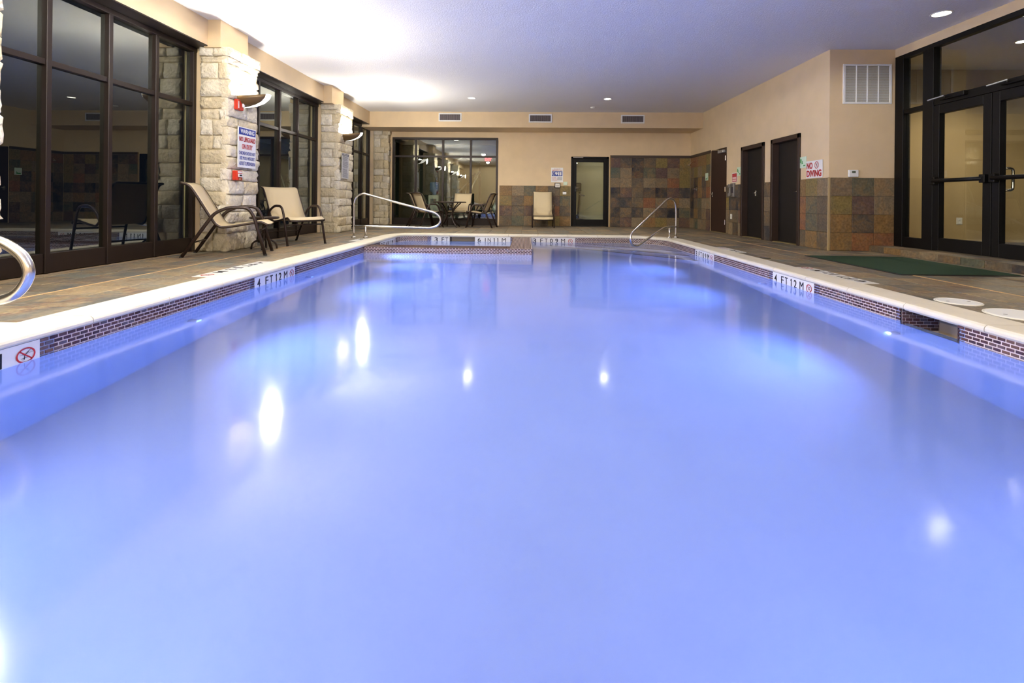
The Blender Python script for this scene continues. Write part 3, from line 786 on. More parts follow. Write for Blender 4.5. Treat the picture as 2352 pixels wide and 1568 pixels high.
def tile_wall(parent, origin, xd, xs, zs, j=.004):
    x = Vector(xd); o = Vector(origin)
    y = Vector((-x.y, x.x, 0))
    A, B = o + x * xs[0] , o + x * xs[-1]
    g = [(A.x, A.y, zs[0]), (B.x, B.y, zs[0]), (B.x, B.y, zs[-1]), (A.x, A.y, zs[-1])]
    add('grout_bed', [(a - y.x * .006, b - y.y * .006, c) for a, b, c in g], [(0, 1, 2, 3)], M['wallgrout'], parent)
    for a, b in zip(xs, xs[1:]):
        for c, d in zip(zs, zs[1:]): wall_tile(parent, o + x * (a + j / 2) + Vector((0, 0, c + j / 2)), xd, b - a - j, d - c - j)
R4 = [0, .305, .61, .915, 1.225]
tile_wall(wall_back, (0, YB, 0), (1, 0, 0), [-.845, -.463, -.095, .261, .641, .995, 1.325], R4)
tile_wall(wall_back, (0, YB, 0), (1, 0, 0), [2.53, 2.821, 3.172, 3.523, 3.888, 4.238, 4.602, XR - .015], [0, .292, .587, .888, 1.192, 1.486, 1.796, 2.091])
MB().box(2.53, XR, YB - .02, YB, 2.093, 2.17).build('tile_cap', plain('dark_slate_cap', lin(64, 52, 42), .5), wall_back)
MB().box(2.505, 2.53, YB - .018, YB, 0, 2.17).build('edge_strip', plain('ochre_edge_strip', lin(150, 124, 74), .5), wall_back)

# gym window in the back wall
g = empty('window_6'); st(g, 'wide bronze framed gym window behind the dining set', 'window')
F = M['frame']; ya, yb_ = YB - .02, YB + .10
MB().cbox(BWX[0], BWX[1], ya, yb_, 2.615, 2.68, .004).build('head_frame', F, g)
MB().cbox(BWX[0], BWX[0] + .065, ya, yb_, 0, 2.615, .004).build('jamb', F, g); MB().cbox(BWX[1] - .06, BWX[1], ya, yb_, 0, 2.615, .004).build('jamb', F, g)
mu = [-3.434, -2.592, -1.733]
for m in mu: MB().cbox(m - .03, m + .03, ya, yb_, .2, 2.615, .004).build('mullion', F, g)
es = [BWX[0] + .065] + [e for m in mu for e in (m - .03, m + .03)] + [BWX[1] - .06]
MB().cbox(BWX[0] + .065, BWX[1] - .06, ya + .01, yb_, 0, .205, .004).build('kick_panel', F, g)
for a, b in zip(es[::2], es[1::2]):
    MB().cbox(a, b, ya + .01, yb_, 2.072, 2.13, .004).build('transom', F, g)
    MB().box(a, b, YB + .03, YB + .042, .205, 2.072).build('pane', M['gymglass'], g); MB().box(a, b, YB + .03, YB + .042, 2.13, 2.615).build('pane', M['gymglass'], g)

# glass door in the back wall
g = empty('door_1'); st(g, 'black framed glass door in the far wall', 'door'); K = M['blackframe']
a, b = BDX
MB().cbox(a, a + .06, ya, yb_, 0, 2.12, .004).build('door_frame', K, g); MB().cbox(b - .06, b, ya, yb_, 0, 2.12, .004).build('door_frame', K, g); MB().cbox(a, b, ya, yb_, 2.06, 2.12, .004).build('door_frame', K, g)
lf = MB().cbox(a + .06, a + .165, ya + .01, YB + .05, .02, 2.06, .004).cbox(b - .155, b - .06, ya + .01, YB + .05, .02, 2.06, .004).cbox(a + .165, b - .155, ya + .01, YB + .05, 1.955, 2.06, .004).cbox(a + .165, b - .155, ya + .01, YB + .05, .02, .215, .004).build('leaf', K, g)
MB().box(a + .16, b - .15, YB + .015, YB + .027, .21, 1.96).build('pane', M['clearglass'], g)
MB().cbox(a + .055, a + .36, ya - .03, ya + .012, 2.075, 2.118, .004).build('door_closer', M['grey'], g)
hd = MB().cbox(a + .12, a + .16, ya - .02, ya + .012, 1.06, 1.22, .004).build('lock_plate', M['blackplastic'], g)
MB().tube([(a + .14, ya - .02, 1.16), (a + .14, ya - .06, 1.16), (a + .24, ya - .06, 1.16)], .011, 8).build('lever', M['stainless'], hd, True)

# ------------------------------------------------------------------ right wall with three doors, then the set-back storefront
D1, D2, D3 = (12.02, 13.04, 2.15), (10.12, 11.18, 2.03), (8.81, 9.835, 2.03)
wr = MB()
ys = [8.0, D3[0], D3[1], D2[0], D2[1], D1[0], D1[1], YB]
for i in range(0, 8, 2): wr.box(XR, XR + .2, ys[i], ys[i + 1], 0, ZC)
for d in (D1, D2, D3): wr.box(XR, XR + .2, d[0], d[1], d[2], ZC)
wall_right = st(wr.build('wall_right', M['beige']), 'beige side wall with three brown doors', 'wall')
Rm = (0, -1, 0)
def rw(ya_, yb__, zs, n_=None):
    """tiles on the right wall between depths ya_ (near) and yb__ (far)"""
    k = n_ or max(1, round((yb__ - ya_) / .31)); xs = [-(yb__) + (yb__ - ya_) * i / k for i in range(k + 1)]
    tile_wall(wall_right, (XR, 0, 0), Rm, xs, zs)
Z4 = [0, .295, .594, .893, 1.195]
tile_wall(wall_right, (XR, 0, 0), Rm, [-8.80, -8.625, -8.296, -8.012], Z4)
rw(9.84, 10.115, Z4, 1)
tile_wall(wall_right, (XR, 0, 0), Rm, [-12.01, -11.856, -11.63, -11.332, -11.185], Z4)
tile_wall(wall_right, (XR, 0, 0), Rm, [-(YB - .02), -14.30, -13.98, -13.66, -13.34, -13.05], [0, .292, .587, .888, 1.192, 1.486, 1.796, 2.091])
MB().box(XR - .02, XR, 13.05, YB, 2.093, 2.17).build('tile_cap', plain('dark_slate_cap', lin(64, 52, 42), .5), wall_right)
# set-back wall facing the camera
wj = st(MB().box(XR + .2, 6.1, 8.0, 8.2, 0, ZC).build('wall_jog', M['beige']), 'set back beige wall with return air grille', 'wall')
tile_wall(wj, (0, 8.0, 0), (1, 0, 0), [4.962, 5.306, 5.657, 5.985], Z4)
MB().box(XR - .012, XR + .012, 7.985, 8.008, 0, 1.2).build('corner_strip', plain('pale_corner_strip', lin(172, 150, 108), .4), wj)

def side_door(idx, D, label, recess, leafmat, fmat, lever_y, frame=True):
    g = empty('door_%d' % idx); st(g, label, 'door'); y0, y1, z1 = D
    if frame:
        fw = .075
        MB().cbox(XR - .03, XR + .14, y0, y0 + fw, 0, z1 + .01, .004).build('door_frame', fmat, g); MB().cbox(XR - .03, XR + .14, y1 - fw, y1, 0, z1 + .01, .004).build('door_frame', fmat, g)
        MB().cbox(XR - .03, XR + .14, y0, y1, z1 - fw, z1 + .01, .004).build('door_frame', fmat, g)
        a, b, t = y0 + fw, y1 - fw, z1 - fw
    else: a, b, t = y0 + .004, y1 - .004, z1 - .004
    lf = MB().cbox(XR + recess, XR + recess + .045, a, b, .012, t, .003).build('leaf', leafmat, g)
    pl = MB().cbox(XR + recess - .008, XR + recess, lever_y - .03, lever_y + .03, .92, 1.04, .003).build('lock_plate', M['stainless'], g)
    sgn = -1 if lever_y > (y0 + y1) / 2 else 1
    MB().tube([(XR + recess, lever_y, .985), (XR + recess - .05, lever_y, .985), (XR + recess - .055, lever_y + sgn * .12, .985)], .010, 8).build('lever', M['stainless'], pl, True)
    MB().box(XR - .01, XR + .2, y0, y1, -.004, .010).build('threshold', plain('ochre_threshold', lin(132, 116, 74), .5), g)
    return g
d1 = side_door(2, D1, 'flat brown door with closer beside the shower', .002, M['door'], M['door'], 12.93, False)
for z in (.28, 1.1, 1.88): MB().tube([(XR - .008, D1[0] + .07, z - .06), (XR - .008, D1[0] + .07, z + .06)], .012, 8).build('hinge', M['chrome'], d1)
cl = MB().cbox(XR - .07, XR, 12.10, 12.42, 2.02, 2.09, .006).build('door_closer', M['silver'], d1)
MB().tube([(XR - .05, 12.36, 2.10), (XR - .13, 12.62, 2.12), (XR - .02, 12.92, 2.14)], .009, 6).build('closer_arm', M['chrome'], cl)
side_door(3, D2, 'dark recessed door nearer the red sign', .10, M['darkdoor'], M['doorframe'], 10.72)
side_door(4, D3, 'dark recessed door beside the no diving sign', .10, M['darkdoor'], M['doorframe'], 8.97)
for k, (d, x) in enumerate(((D2, .0), (D3, .0))):
    pass

# storefront: band above, step below, frame
XS = 6.0
st(MB().box(XS - .02, XS + .2, Y0, 8.0, 3.155, ZC).box(XS - .02, XS + .2, Y0, 4.55, 0, 3.155).build('wall_entry', M['beige']), 'beige band above the black glass entry', 'wall')
step = MB().box(5.60, XS + .2, Y0, 8.0, -.02, .082).build('entry_step', M['wallgrout']); st(step, 'low slate step below the glass entry doors', 'step')
y = 7.995; i = 0
while y > 1.5:
    d = .33
    add('tile', [(5.585, y, .0), (5.60, y, 0), (5.60, y - d + .004, 0), (5.585, y - d + .004, 0), (5.585, y, .09), (5.60, y, .094), (5.60, y - d + .004, .094), (5.585, y - d + .004, .09)], [(0, 1, 2, 3), (7, 6, 5, 4), (0, 4, 5, 1), (1, 5, 6, 2), (2, 6, 7, 3), (3, 7, 4, 0)], M['wallslate'], step)
    MB().cbox(5.60, 5.965, y - d + .004, y, .08, .094, .003).build('tile', M['floor'], step, origin=(5.8, y - d / 2, .09))
    y -= d
g = empty('door_5'); st(g, 'black aluminium glass entry with double doors', 'door'); K = M['blackframe']
x0, x1, zb = XS - .03, XS + .09, .094
def vbar(a, b, z0, z1, nm='mullion', p=None): return MB().cbox(x0, x1, a, b, z0, z1, .004).build(nm, K, p or g)
def hbar(a, b, z0, z1, nm='rail', p=None): return MB().cbox(x0 + .01, x1 - .01, a, b, z0, z1, .004).build(nm, K, p or g)
vbar(7.815, 7.985, zb, 3.15, 'jamb'); vbar(4.55, 4.72, zb, 3.15, 'jamb'); hbar(4.6, 7.9, 3.085, 3.155, 'head_frame')
vbar(7.25, 7.44, zb, 3.09); vbar(5.09, 5.28, zb, 3.09)
for a, b in ((7.44, 7.815), (4.72, 5.09)):
    hbar(a, b, 2.205, 2.275, 'transom'); hbar(a, b, zb, .25, 'kick_panel')
    MB().box(XS + .02, XS + .032, a, b, .25, 2.205).build('pane', M['clearglass'], g); MB().box(XS + .02, XS + .032, a, b, 2.275, 3.085).build('pane', M['clearglass'], g)
hbar(5.28, 7.25, 2.225, 2.335, 'transom'); MB().box(XS + .02, XS + .032, 5.28, 7.25, 2.335, 3.085).build('pane', M['clearglass'], g)
for a, b in ((6.365, 7.25), (5.28, 6.355)):
    lf = MB().cbox(x0 + .005, x1 - .03, a, a + .115, zb + .01, 2.22, .004).cbox(x0 + .005, x1 - .03, b - .10, b, zb + .01, 2.22, .004).cbox(x0 + .005, x1 - .03, a + .115, b - .10, 2.09, 2.22, .004).cbox(x0 + .005, x1 - .03, a + .115, b - .10, zb + .01, .285, .004).build('leaf', K, g)
    MB().box(XS + .02, XS + .032, a + .11, b - .095, .28, 2.095).build('pane', M['clearglass'], lf)
    MB().tube([(x0 - .05, a + .06, 1.115), (x0 - .05, b - .06, 1.115)], .028, 8).build('push_bar', K, lf, True)
    MB().cbox(x0 - .06, x0 + .01, a + .02, a + .10, 1.06, 1.17, .006).build('bar_mount', K, lf); MB().cbox(x0 - .06, x0 + .01, b - .10, b - .02, 1.06, 1.17, .006).build('bar_mount', K, lf)
    cz = 2.30
    ar = MB().tube([(x0 - .02, b - .22, cz), (x0 - .14, b - .34, cz), (x0 - .16, b - .10, cz - .02)], .010, 6).build('closer_arm', M['silver'], lf)
    MB().cbox(x0 - .05, x0 + .01, b - .55, b - .16, cz - .03, cz + .03, .006).build('door_closer', K, lf)
hx = x1 + .02
MB().tube(arc_pts([(hx - .04, 6.30, 1.24), (hx + .06, 6.28, 1.24), (hx + .06, 6.28, .96), (hx - .04, 6.30, .96)], .04), .016, 8).build('pull_handle', M['chrome'], g, True)

# lobby behind the storefront
st(MB().box(6.1, 11.5, 9.2, 9.3, 0, ZC).box(11.4, 11.5, Y0, 9.2, 0, ZC).box(6.2, 6.3, 8.2, 9.2, 0, ZC).build('wall_lobby', M['lobbywall']), 'tan lobby wall seen through the glass entry', 'wall')
st(MB().box(6.2, 11.5, Y0, 9.2, -.1, .08).build('floor_lobby', M['gymfloor']), 'lobby floor beyond the glass entry', 'floor')
downlight((7.6, 7.6, ZC), 'round recessed ceiling light in the lobby beyond the entry', E_LOBBY, WARM, math.radians(150))

# rear wall behind the camera
st(MB().box(-4.95, 6.2, Y0 - .2, Y0, 0, ZC).build('wall_rear', M['beige']), 'beige wall behind the photographer', 'wall')

# ------------------------------------------------------------------ gym behind the far window
st(MB().box(-5.2, 5.2, YB + .2, 19.2, -.1, .0).build('floor_gym', M['gymfloor']), 'grey gym carpet beyond the far window', 'floor')
st(MB().box(-5.2, 5.2, 19.0, 19.2, 0, ZC).box(-5.2, -5.0, YB + .2, 19, 0, ZC).box(5.0, 5.2, YB + .2, 19, 0, ZC).build('wall_gym', M['gymwall']), 'olive gym wall beyond the far window', 'wall')
st(MB().box(-5.2, 5.2, YB + .2, 19.2, 2.95, 3.05).build('ceiling_gym', M['ceiling']), 'gym ceiling beyond the far window', 'ceiling')
st(MB().box(.75, .85, YB + .2, 19, 0, 2.95).build('wall_partition', M['gymwall']), 'dark partition between the gym and the passage', 'wall')
st(MB().raw([(1.05, 17.4, 0), (2.6, 16.1, 0), (2.6, 16.1, 2.95), (1.05, 17.4, 2.95)], [(0, 1, 2, 3)]).raw([(2.6, 16.1, 0), (3.6, 17.0, 0), (3.6, 17.0, 2.95), (2.6, 16.1, 2.95)], [(0, 1, 2, 3)]).build('wall_corridor', M['palewall']), 'pale green corner wall behind the glass door', 'wall')
downlight((-2.6, 17.4, 2.95), 'recessed ceiling light in the gym behind the window', E_GYM, WHITE, math.radians(160))
downlight((1.75, 15.6, 2.95), 'recessed ceiling light in the passage behind the glass door', E_PASS, WHITE, math.radians(150))
#PART3
# ------------------------------------------------------------------ ceiling downlights
downlight((-1.39, 11.8, ZC), 'small round ceiling light above the spa', E_CAN, WHITE)
downlight((1.96, 11.85, ZC), 'small round ceiling light above the far end of the pool', E_CAN, WHITE)
downlight((5.45, 6.5, ZC), 'round ceiling light above the glass entry doors', E_ENTRY, WHITE, r=.1)
downlight((5.45, 2.6, ZC), 'round ceiling light above the deck beside the photographer', E_ENTRY, WHITE, r=.1)
for x, y, lab in ((-2.6, -2.2, 'added window side ceiling fill light behind the photographer'), (.3, -2.2, 'added middle ceiling fill light behind the photographer'), (3.2, -2.2, 'added door side ceiling fill light behind the photographer')):  # unseen fill lights added to brighten the room from behind
    downlight((x, y, ZC), lab, E_REAR * (.4 if x > 1 else .85), WHITE, math.radians(178), blend=.05)
for x, lab in ((-2.4, 'added window side ceiling fill light above the near water'), (.3, 'added middle ceiling fill light above the near water'), (3.0, 'added door side ceiling fill light above the near water')):  # out of view lights added to lift the walls and pillars
    downlight((x, 3.2, ZC), lab, E_NEAR * (1.8 if x < 0 else .6 if x < 1 else .15), WHITE, math.radians(178), blend=.05)

g = empty('smoke_detector', (1.75, 12.9, ZC)); tag(g, 'small white smoke detector on the ceiling near the bulkhead', 'smoke detector')
MB().lathe([(.07, 0), (.07, -.02), (.05, -.035), (.001, -.038)], n=20).build('housing', M['white'], g, True); MB().lathe([(.02, -.036), (.018, -.042), (.001, -.043)], n=12).build('sensor_cap', M['offwhite'], g)
# ------------------------------------------------------------------ wall sconces on the pillars
def sconce(yc, label):
    xw = -4.30; g = empty('wall_sconce', (xw, yc, 2.19)); tag(g, label, 'sconce', 'up-light sconces on the pillars')
    a_, b_ = .20, .44                                   # half width along the wall, reach
    def bowl(t0, t1, n, mat, nm, off=0.0, lift=0.0):
        vs = []; rows = [(1.0, .075), (.96, .03), (.82, -.02), (.58, -.055), (.3, -.07), (.0, -.075)]
        for r, z in rows:
            for i in range(n + 1):
                t = math.radians(t0 + (t1 - t0) * i / n)
                bx = b_ * (1.0 if r > .9 else r ** .6)
                vs.append(((b_ * math.cos(t)) * r + off * math.cos(t), a_ * math.sin(t) * r + off * math.sin(t), z + .05 * math.cos(t) ** 2 * r + lift))
        fs = [(j * (n + 1) + i, (j + 1) * (n + 1) + i, (j + 1) * (n + 1) + i + 1, j * (n + 1) + i + 1) for j in range(len(rows) - 1) for i in range(n)]
        o = add(nm, vs, fs, mat, g, True); sm = o.modifiers.new('shell', 'SOLIDIFY'); sm.thickness = .008; return o
    bowl(-90, -20, 8, M['bowl'], 'bowl_side'); bowl(-20, 48, 10, M['lens'], 'glass_lens', .004, .004); bowl(48, 90, 8, M['bowl'], 'bowl_side')
    MB().cbox(.0, .03, -.1, .1, -.09, .09, .006).build('back_plate', M['bowl'], g)
    l = bpy.data.lights.new('lamp_light', 'POINT'); l.energy = E_SCONCE; l.color = WHITE; l.shadow_soft_size = .06
    o = bpy.data.objects.new('lamp_light', l); C.objects.link(o); o.location = (.19, 0, .075); o.parent = g
    area_light('lens_light', (b_ + .03, .04, .04), E_LENS, WHITE, .2, (1, 0, -.12), g)
    return g
sconce(7.06, 'lit bronze up-light sconce above the warning sign')
sconce(11.1, 'lit bronze up-light sconce on the pillar with the rules sign')
sconce(3.16, 'lit bronze up-light sconce on the pillar cut by the frame')
sconce(-.35, 'lit bronze up-light sconce behind the photographer')

# ------------------------------------------------------------------ signs and fittings on the pillars
def lift_mw(x, y, z): return frame_mw((x, y, z), (0, 1, 0), (0, 0, 1))
def root_board(name, w, h, t, mw, mat, label, cat, group=None):
    o = board(name, w, h, t, mw, mat); tag(o, label, cat, group); return o
mw = lift_mw(-4.215, 6.855, 1.22)
s1 = root_board('warning_sign', .45, .60, .012, mw, M['white'], 'white and blue WARNING NO LIFEGUARD sign on the stone pillar', 'sign')
flat('sign_header', [rect(.012, .485, .426, .10)], M['blue'], mw, s1)
letter('WARNING', .05, .503, .35, .065, M['white'], mw, s1, .004, .02)
letter('NO LIFEGUARD', .02, .385, .41, .07, M['red'], mw, s1, .003, .02)
letter('ON DUTY', .09, .275, .27, .075, M['red'], mw, s1, .003, .02)
letter('CHILDREN SHOULD NOT', .015, .19, .42, .05, M['blue'], mw, s1); letter('USE POOL WITHOUT', .035, .115, .38, .05, M['blue'], mw, s1); letter('ADULT SUPERVISION', .025, .035, .4, .055, M['blue'], mw, s1)
mw = lift_mw(-4.215, 10.78, 1.235)
s2 = root_board('rules_sign', .40, .585, .012, mw, plain('pale_grey_sign', lin(206, 206, 208), .45), 'narrow grey sign of pool rules on the second stone pillar', 'sign')
flat('sign_header', [rect(.012, .525, .376, .05)], M['navy'], mw, s2); letter('SPA', .06, .532, .10, .035, M['white'], mw, s2, .004); letter('RULES', .18, .532, .16, .035, M['white'], mw, s2, .004)
rl = []
zz = .50
for k in range(22):
    if k in (5, 12): zz -= .012
    rl.append(rect(.03, zz, .34 * random.uniform(.75, 1), .010)); zz -= .0212
flat('text_lines', rl, M['grayprint'], mw, s2)
g = empty('fire_alarm_strobe', (-4.24, 6.90, 2.13)); tag(g, 'red fire alarm strobe beside the sconce', 'fire alarm')
MB().cbox(-.03, .03, -.075, .075, -.075, .075, .008).build('housing', M['alarmred'], g); MB().cbox(.03, .055, .02, .07, -.03, .03, .01).build('strobe_lens', M['white'], g); MB().box(.0302, .032, -.06, -.04, -.05, .05).build('lettering', M['white'], g)
g = empty('fire_pull_station', (-4.23, 6.85, 1.10)); tag(g, 'red fire alarm pull station below the warning sign', 'fire alarm')
MB().cbox(-.03, .045, -.065, .065, -.075, .065, .008).build('housing', M['alarmred'], g); MB().cbox(.045, .06, -.045, .045, -.03, .02, .004).build('pull_handle', M['white'], g)
MB().box(.0453, .047, -.05, .05, .03, .055).build('lettering', M['white'], g); MB().box(.0603, .0615, -.03, .03, -.015, .008).build('print', M['black'], g); MB().cbox(.045, .052, -.02, .02, -.065, -.045, .002).build('key_lock', M['chrome'], g)

# ------------------------------------------------------------------ signs and fittings on the far wall
def back_mw(x, z, off=.004): return frame_mw((x, YB - off - .006, z), (1, 0, 0), (0, 0, 1))
mw = back_mw(.729, 1.335)
s3 = root_board('emergency_sign', .365, .445, .006, mw, M['white'], 'white emergency 911 sign on the far wall', 'sign')
letter('IN CASE OF', .09, .39, .19, .028, M['red'], mw, s3); letter('EMERGENCY CALL', .03, .352, .31, .03, M['red'], mw, s3, .0025, .015)
flat('phone_panel', [rect(.025, .19, .07, .145)], M['blue'], mw, s3); flat('number_panel', [rect(.10, .19, .24, .145)], M['blue'], mw, s3)
letter('9', .12, .21, .075, .105, M['white'], mw, s3, .004, .03); letter('1', .21, .21, .04, .105, M['white'], mw, s3, .004, .02); letter('1', .27, .21, .04, .105, M['white'], mw, s3, .004, .02); letter('(', .045, .205, .03, .115, M['white'], mw, s3, .004, .04)
for k, t in enumerate(('FIRE', 'MEDICAL', 'POLICE')): letter(t, .025, .125 - k * .04, .07 + .02 * len(t) * .8, .028, M['red'], mw, s3)
flat('text_lines', [rect(.19, .145 - k * .016, .15, .008) for k in range(6)], M['grayprint'], mw, s3)
g = empty('emergency_phone', (.925, YB - .02, 1.165)); tag(g, 'small framed emergency phone box below the 911 sign', 'phone box')
MB().cbox(-.085, .085, -.04, .02, 0, .15, .006).build('frame', M['frame'], g); MB().cbox(-.068, .068, -.048, -.038, .015, .135, .004).build('cover', M['offwhite'], g)
MB().box(-.045, .045, -.0495, -.048, .07, .085).build('print', M['ventblade'], g); MB().box(-.045, .045, -.0495, -.048, .04, .05).build('print', M['ventblade'], g)
g = empty('light_switch', (1.165, YB - .012, 1.25)); tag(g, 'pale switch plate beside the glass door', 'switch')
MB().cbox(-.06, .06, -.012, .012, 0, .105, .004).build('plate', M['palegreen'], g); MB().cbox(-.02, -.008, -.02, -.01, .04, .065, .002).build('toggle', M['white'], g); MB().cbox(.012, .024, -.02, -.01, .04, .065, .002).build('toggle', M['white'], g)
g = empty('card_reader', (1.14, YB - .03, .967)); tag(g, 'white card reader on the slate beside the glass door', 'card reader')
MB().cbox(-.055, .055, -.02, .03, 0, .075, .006).build('housing', M['white'], g); MB().cbox(-.03, .03, -.012, .028, .075, .1, .004).build('reader_head', M['blackplastic'], g)

# vents on the bulkhead
for k, (x, z, lab) in enumerate(((-2.22, 3.012, 'white air vent on the bulkhead above the gym window'), (.36, 2.992, 'middle white air vent on the bulkhead'), (2.97, 2.98, 'white air vent on the bulkhead above the glass door'))):
    g = empty('air_vent', (x, YS, z)); tag(g, lab, 'air vent', 'bulkhead air vents')
    w, h = .33, .24
    fr = MB().cbox(-w, w, -.018, .01, 0, .035, .004).cbox(-w, w, -.018, .01, h - .035, h, .004).cbox(-w, -w + .035, -.018, .01, .035, h - .035, .004).cbox(w - .035, w, -.018, .01, .035, h - .035, .004).build('frame', M['white'], g)
    MB().box(-w + .03, w - .03, -.004, -.002, .03, h - .03).build('backing', M['ventdark'], g)
    for i in range(22): xx = -w + .05 + i * (2 * w - .1) / 21; MB().box(xx - .004, xx + .004, -.014, -.004, .036, h - .036).build('slat', M['ventblade'], g)

# ------------------------------------------------------------------ fittings on the right wall
def right_mw(y, z, off=.006): return frame_mw((XR - off, y, z), (0, -1, 0), (0, 0, 1))
mw = right_mw(8.61, 1.208, .016)
s4 = root_board('no_diving_sign', .46, .297, .008, mw, M['white'], 'white NO DIVING sign with red letters on the side wall', 'sign')
letter('NO', .02, .155, .17, .115, M['red'], mw, s4, .0025, .035); letter('DIVING', .02, .02, .42, .115, M['red'], mw, s4, .0025, .035)
no_diving(.305, .215, .06, mw, s4, col='red')
for y, z, lab, j in ((8.82, 1.40, 'pale green exit map sign beside the no diving sign', 0), (11.41, 1.395, 'pale green exit map sign beside the red sign', 1), (13.38, 1.368, 'pale green exit map sign on the slate beside the flat brown door', 2)):
    mw = right_mw(y, z, .022 if j == 2 else .012); s5 = root_board('exit_map_sign', .2, .2, .006, mw, M['palegreen'], lab, 'sign', 'exit map signs')
    if j < 2: flat('pictogram', [stroke(.03, .09, .03, .165, .02), stroke(.045, .09, .055, .16, .018), stroke(.075, .08, .09, .13, .02), stroke(.06, .075, .11, .085, .014)], M['green'], mw, s5)
    else: flat('pictogram', [stroke(.13, .05, .15, .09, .02), stroke(.03, .045, .15, .055, .012)], M['green'], mw, s5)
    flat('print', [rect(.115 if j < 2 else .03, .03, .06 if j < 2 else .13, .022)], M['green'], mw, s5)
mw = right_mw(11.68, 1.25, .012)
s6 = root_board('red_notice_sign', .275, .225, .006, mw, M['white'], 'small red and white notice above the wall phone', 'sign')
flat('notice_panel', [rect(.015, .015, .245, .195)], M['red'], mw, s6)
flat('text_lines', [rect(.035, .165, .2, .018), rect(.035, .14, .2, .012)], plain('faded_red_print', lin(206, 92, 88), .5), mw, s6, .003)
flat('text_panel', [rect(.035, .08, .205, .045), rect(.035, .03, .205, .04)], plain('pink_print', lin(232, 190, 182), .5), mw, s6, .003)
g = empty('wall_phone', (XR - .02, 11.60, .90)); tag(g, 'grey wall phone below the small red notice', 'phone')
MB().cbox(-.03, .02, -.10, .10, 0, .33, .01).build('base', M['grey'], g); hs = MB().cbox(-.075, -.03, .01, .075, .02, .30, .012).build('handset', M['grey'], g)
MB().cbox(-.095, -.07, .0, .085, .225, .31, .01).build('earpiece', M['grey'], hs); MB().cbox(-.095, -.07, .0, .085, .01, .095, .01).build('mouthpiece', M['grey'], hs)
MB().cbox(-.04, -.03, -.08, -.01, .1, .24, .003).build('keypad', M['ventdark'], g)
g = empty('outlet_plate', (XR - .018, 11.695, .375)); tag(g, 'small white cover plate on the slate below the phone', 'cover plate')
MB().cbox(-.006, .004, -.045, .045, 0, .122, .003).build('plate', M['offwhite'], g); MB().cyl(0, 0, 0, .004, .006, 8).build('screw', M['grey'], g).matrix_local = Matrix.Translation((-.006, 0, .061)) @ Matrix.Rotation(-math.pi / 2, 4, 'Y')
g = empty('wall_shower', (XR, 14.2, 1.95)); tag(g, 'chrome shower head on the slate corner', 'shower')
MB().tube(arc_pts([(0, 0, .0), (-.10, 0, .0), (-.2, -.06, -.07)], .05), .011, 8).build('arm', M['chrome'], g, True); MB().cyl(0, 0, -.012, .0, .04, 16).build('flange', M['chrome'], g).matrix_local = Matrix.Rotation(math.pi / 2, 4, 'Y')
hd = MB().lathe([(.014, .05), (.02, .03), (.055, .0), (.055, -.012)], n=16); hd.v = [(v[0] - .215, v[1] - .068, v[2] - .105) for v in hd.v]; hd.build('rose', M['chrome'], g, True)
g = empty('shower_valve', (XR - .014, 14.05, 1.15)); tag(g, 'chrome lever shower valve on the slate', 'shower valve')
MB().cyl(0, 0, 0, .012, .06, 18).build('escutcheon', M['chrome'], g).matrix_local = Matrix.Rotation(-math.pi / 2, 4, 'Y'); MB().tube([(0, 0, 0), (-.06, 0, 0), (-.08, .10, .0)], .012, 8).build('lever', M['chrome'], g, True)

# set-back wall: return grille, thermostat
g = empty('return_air_grille', (5.145, 8.0, 2.40)); tag(g, 'large white return air grille on the set back wall', 'air grille')
w, h = .78, .65
MB().cbox(0, w, -.016, .01, 0, .026, .004).cbox(0, w, -.016, .01, h - .026, h, .004).cbox(0, .04, -.016, .01, .026, h - .026, .004).cbox(w - .036, w, -.016, .01, .026, h - .026, .004).build('frame', M['white'], g)
MB().box(.03, w - .03, .0, .002, .02, h - .02).build('backing', M['ventdark'], g)
for k in (1, 2, 3): xx = .04 + k * (w - .076) / 4; MB().cbox(xx - .009, xx + .009, -.014, .004, .026, h - .026, .003).build('divider', M['white'], g)
for i in range(34):
    zz = .032 + i * (h - .06) / 33
    MB().raw([(.04, -.010, zz - .007), (w - .036, -.010, zz - .007), (w - .036, -.001, zz + .007), (.04, -.001, zz + .007)], [(0, 1, 2, 3)]).build('louver', M['white'], g)
g = empty('thermostat', (5.238, 8.0, 1.203)); tag(g, 'white wall thermostat above the slate wainscot', 'thermostat')
MB().cbox(0, .16, -.03, .0, 0, .12, .008).build('housing', M['white'], g); MB().cbox(.05, .11, -.032, -.028, .065, .1, .002).build('display', M['lcd'], g); MB().cbox(.015, .03, -.033, -.029, .07, .085, .002).build('button', M['offwhite'], g)
g = empty('wall_outlet', (8.07, 9.2, .40)); tag(g, 'white wall outlet seen through the glass door', 'outlet')
MB().cbox(-.055, .055, -.008, .0, 0, .13, .004).build('plate', M['offwhite'], g)
for zz in (.035, .09): MB().cbox(-.02, .02, -.012, -.006, zz - .018, zz + .018, .004).build('socket', M['white'], g)

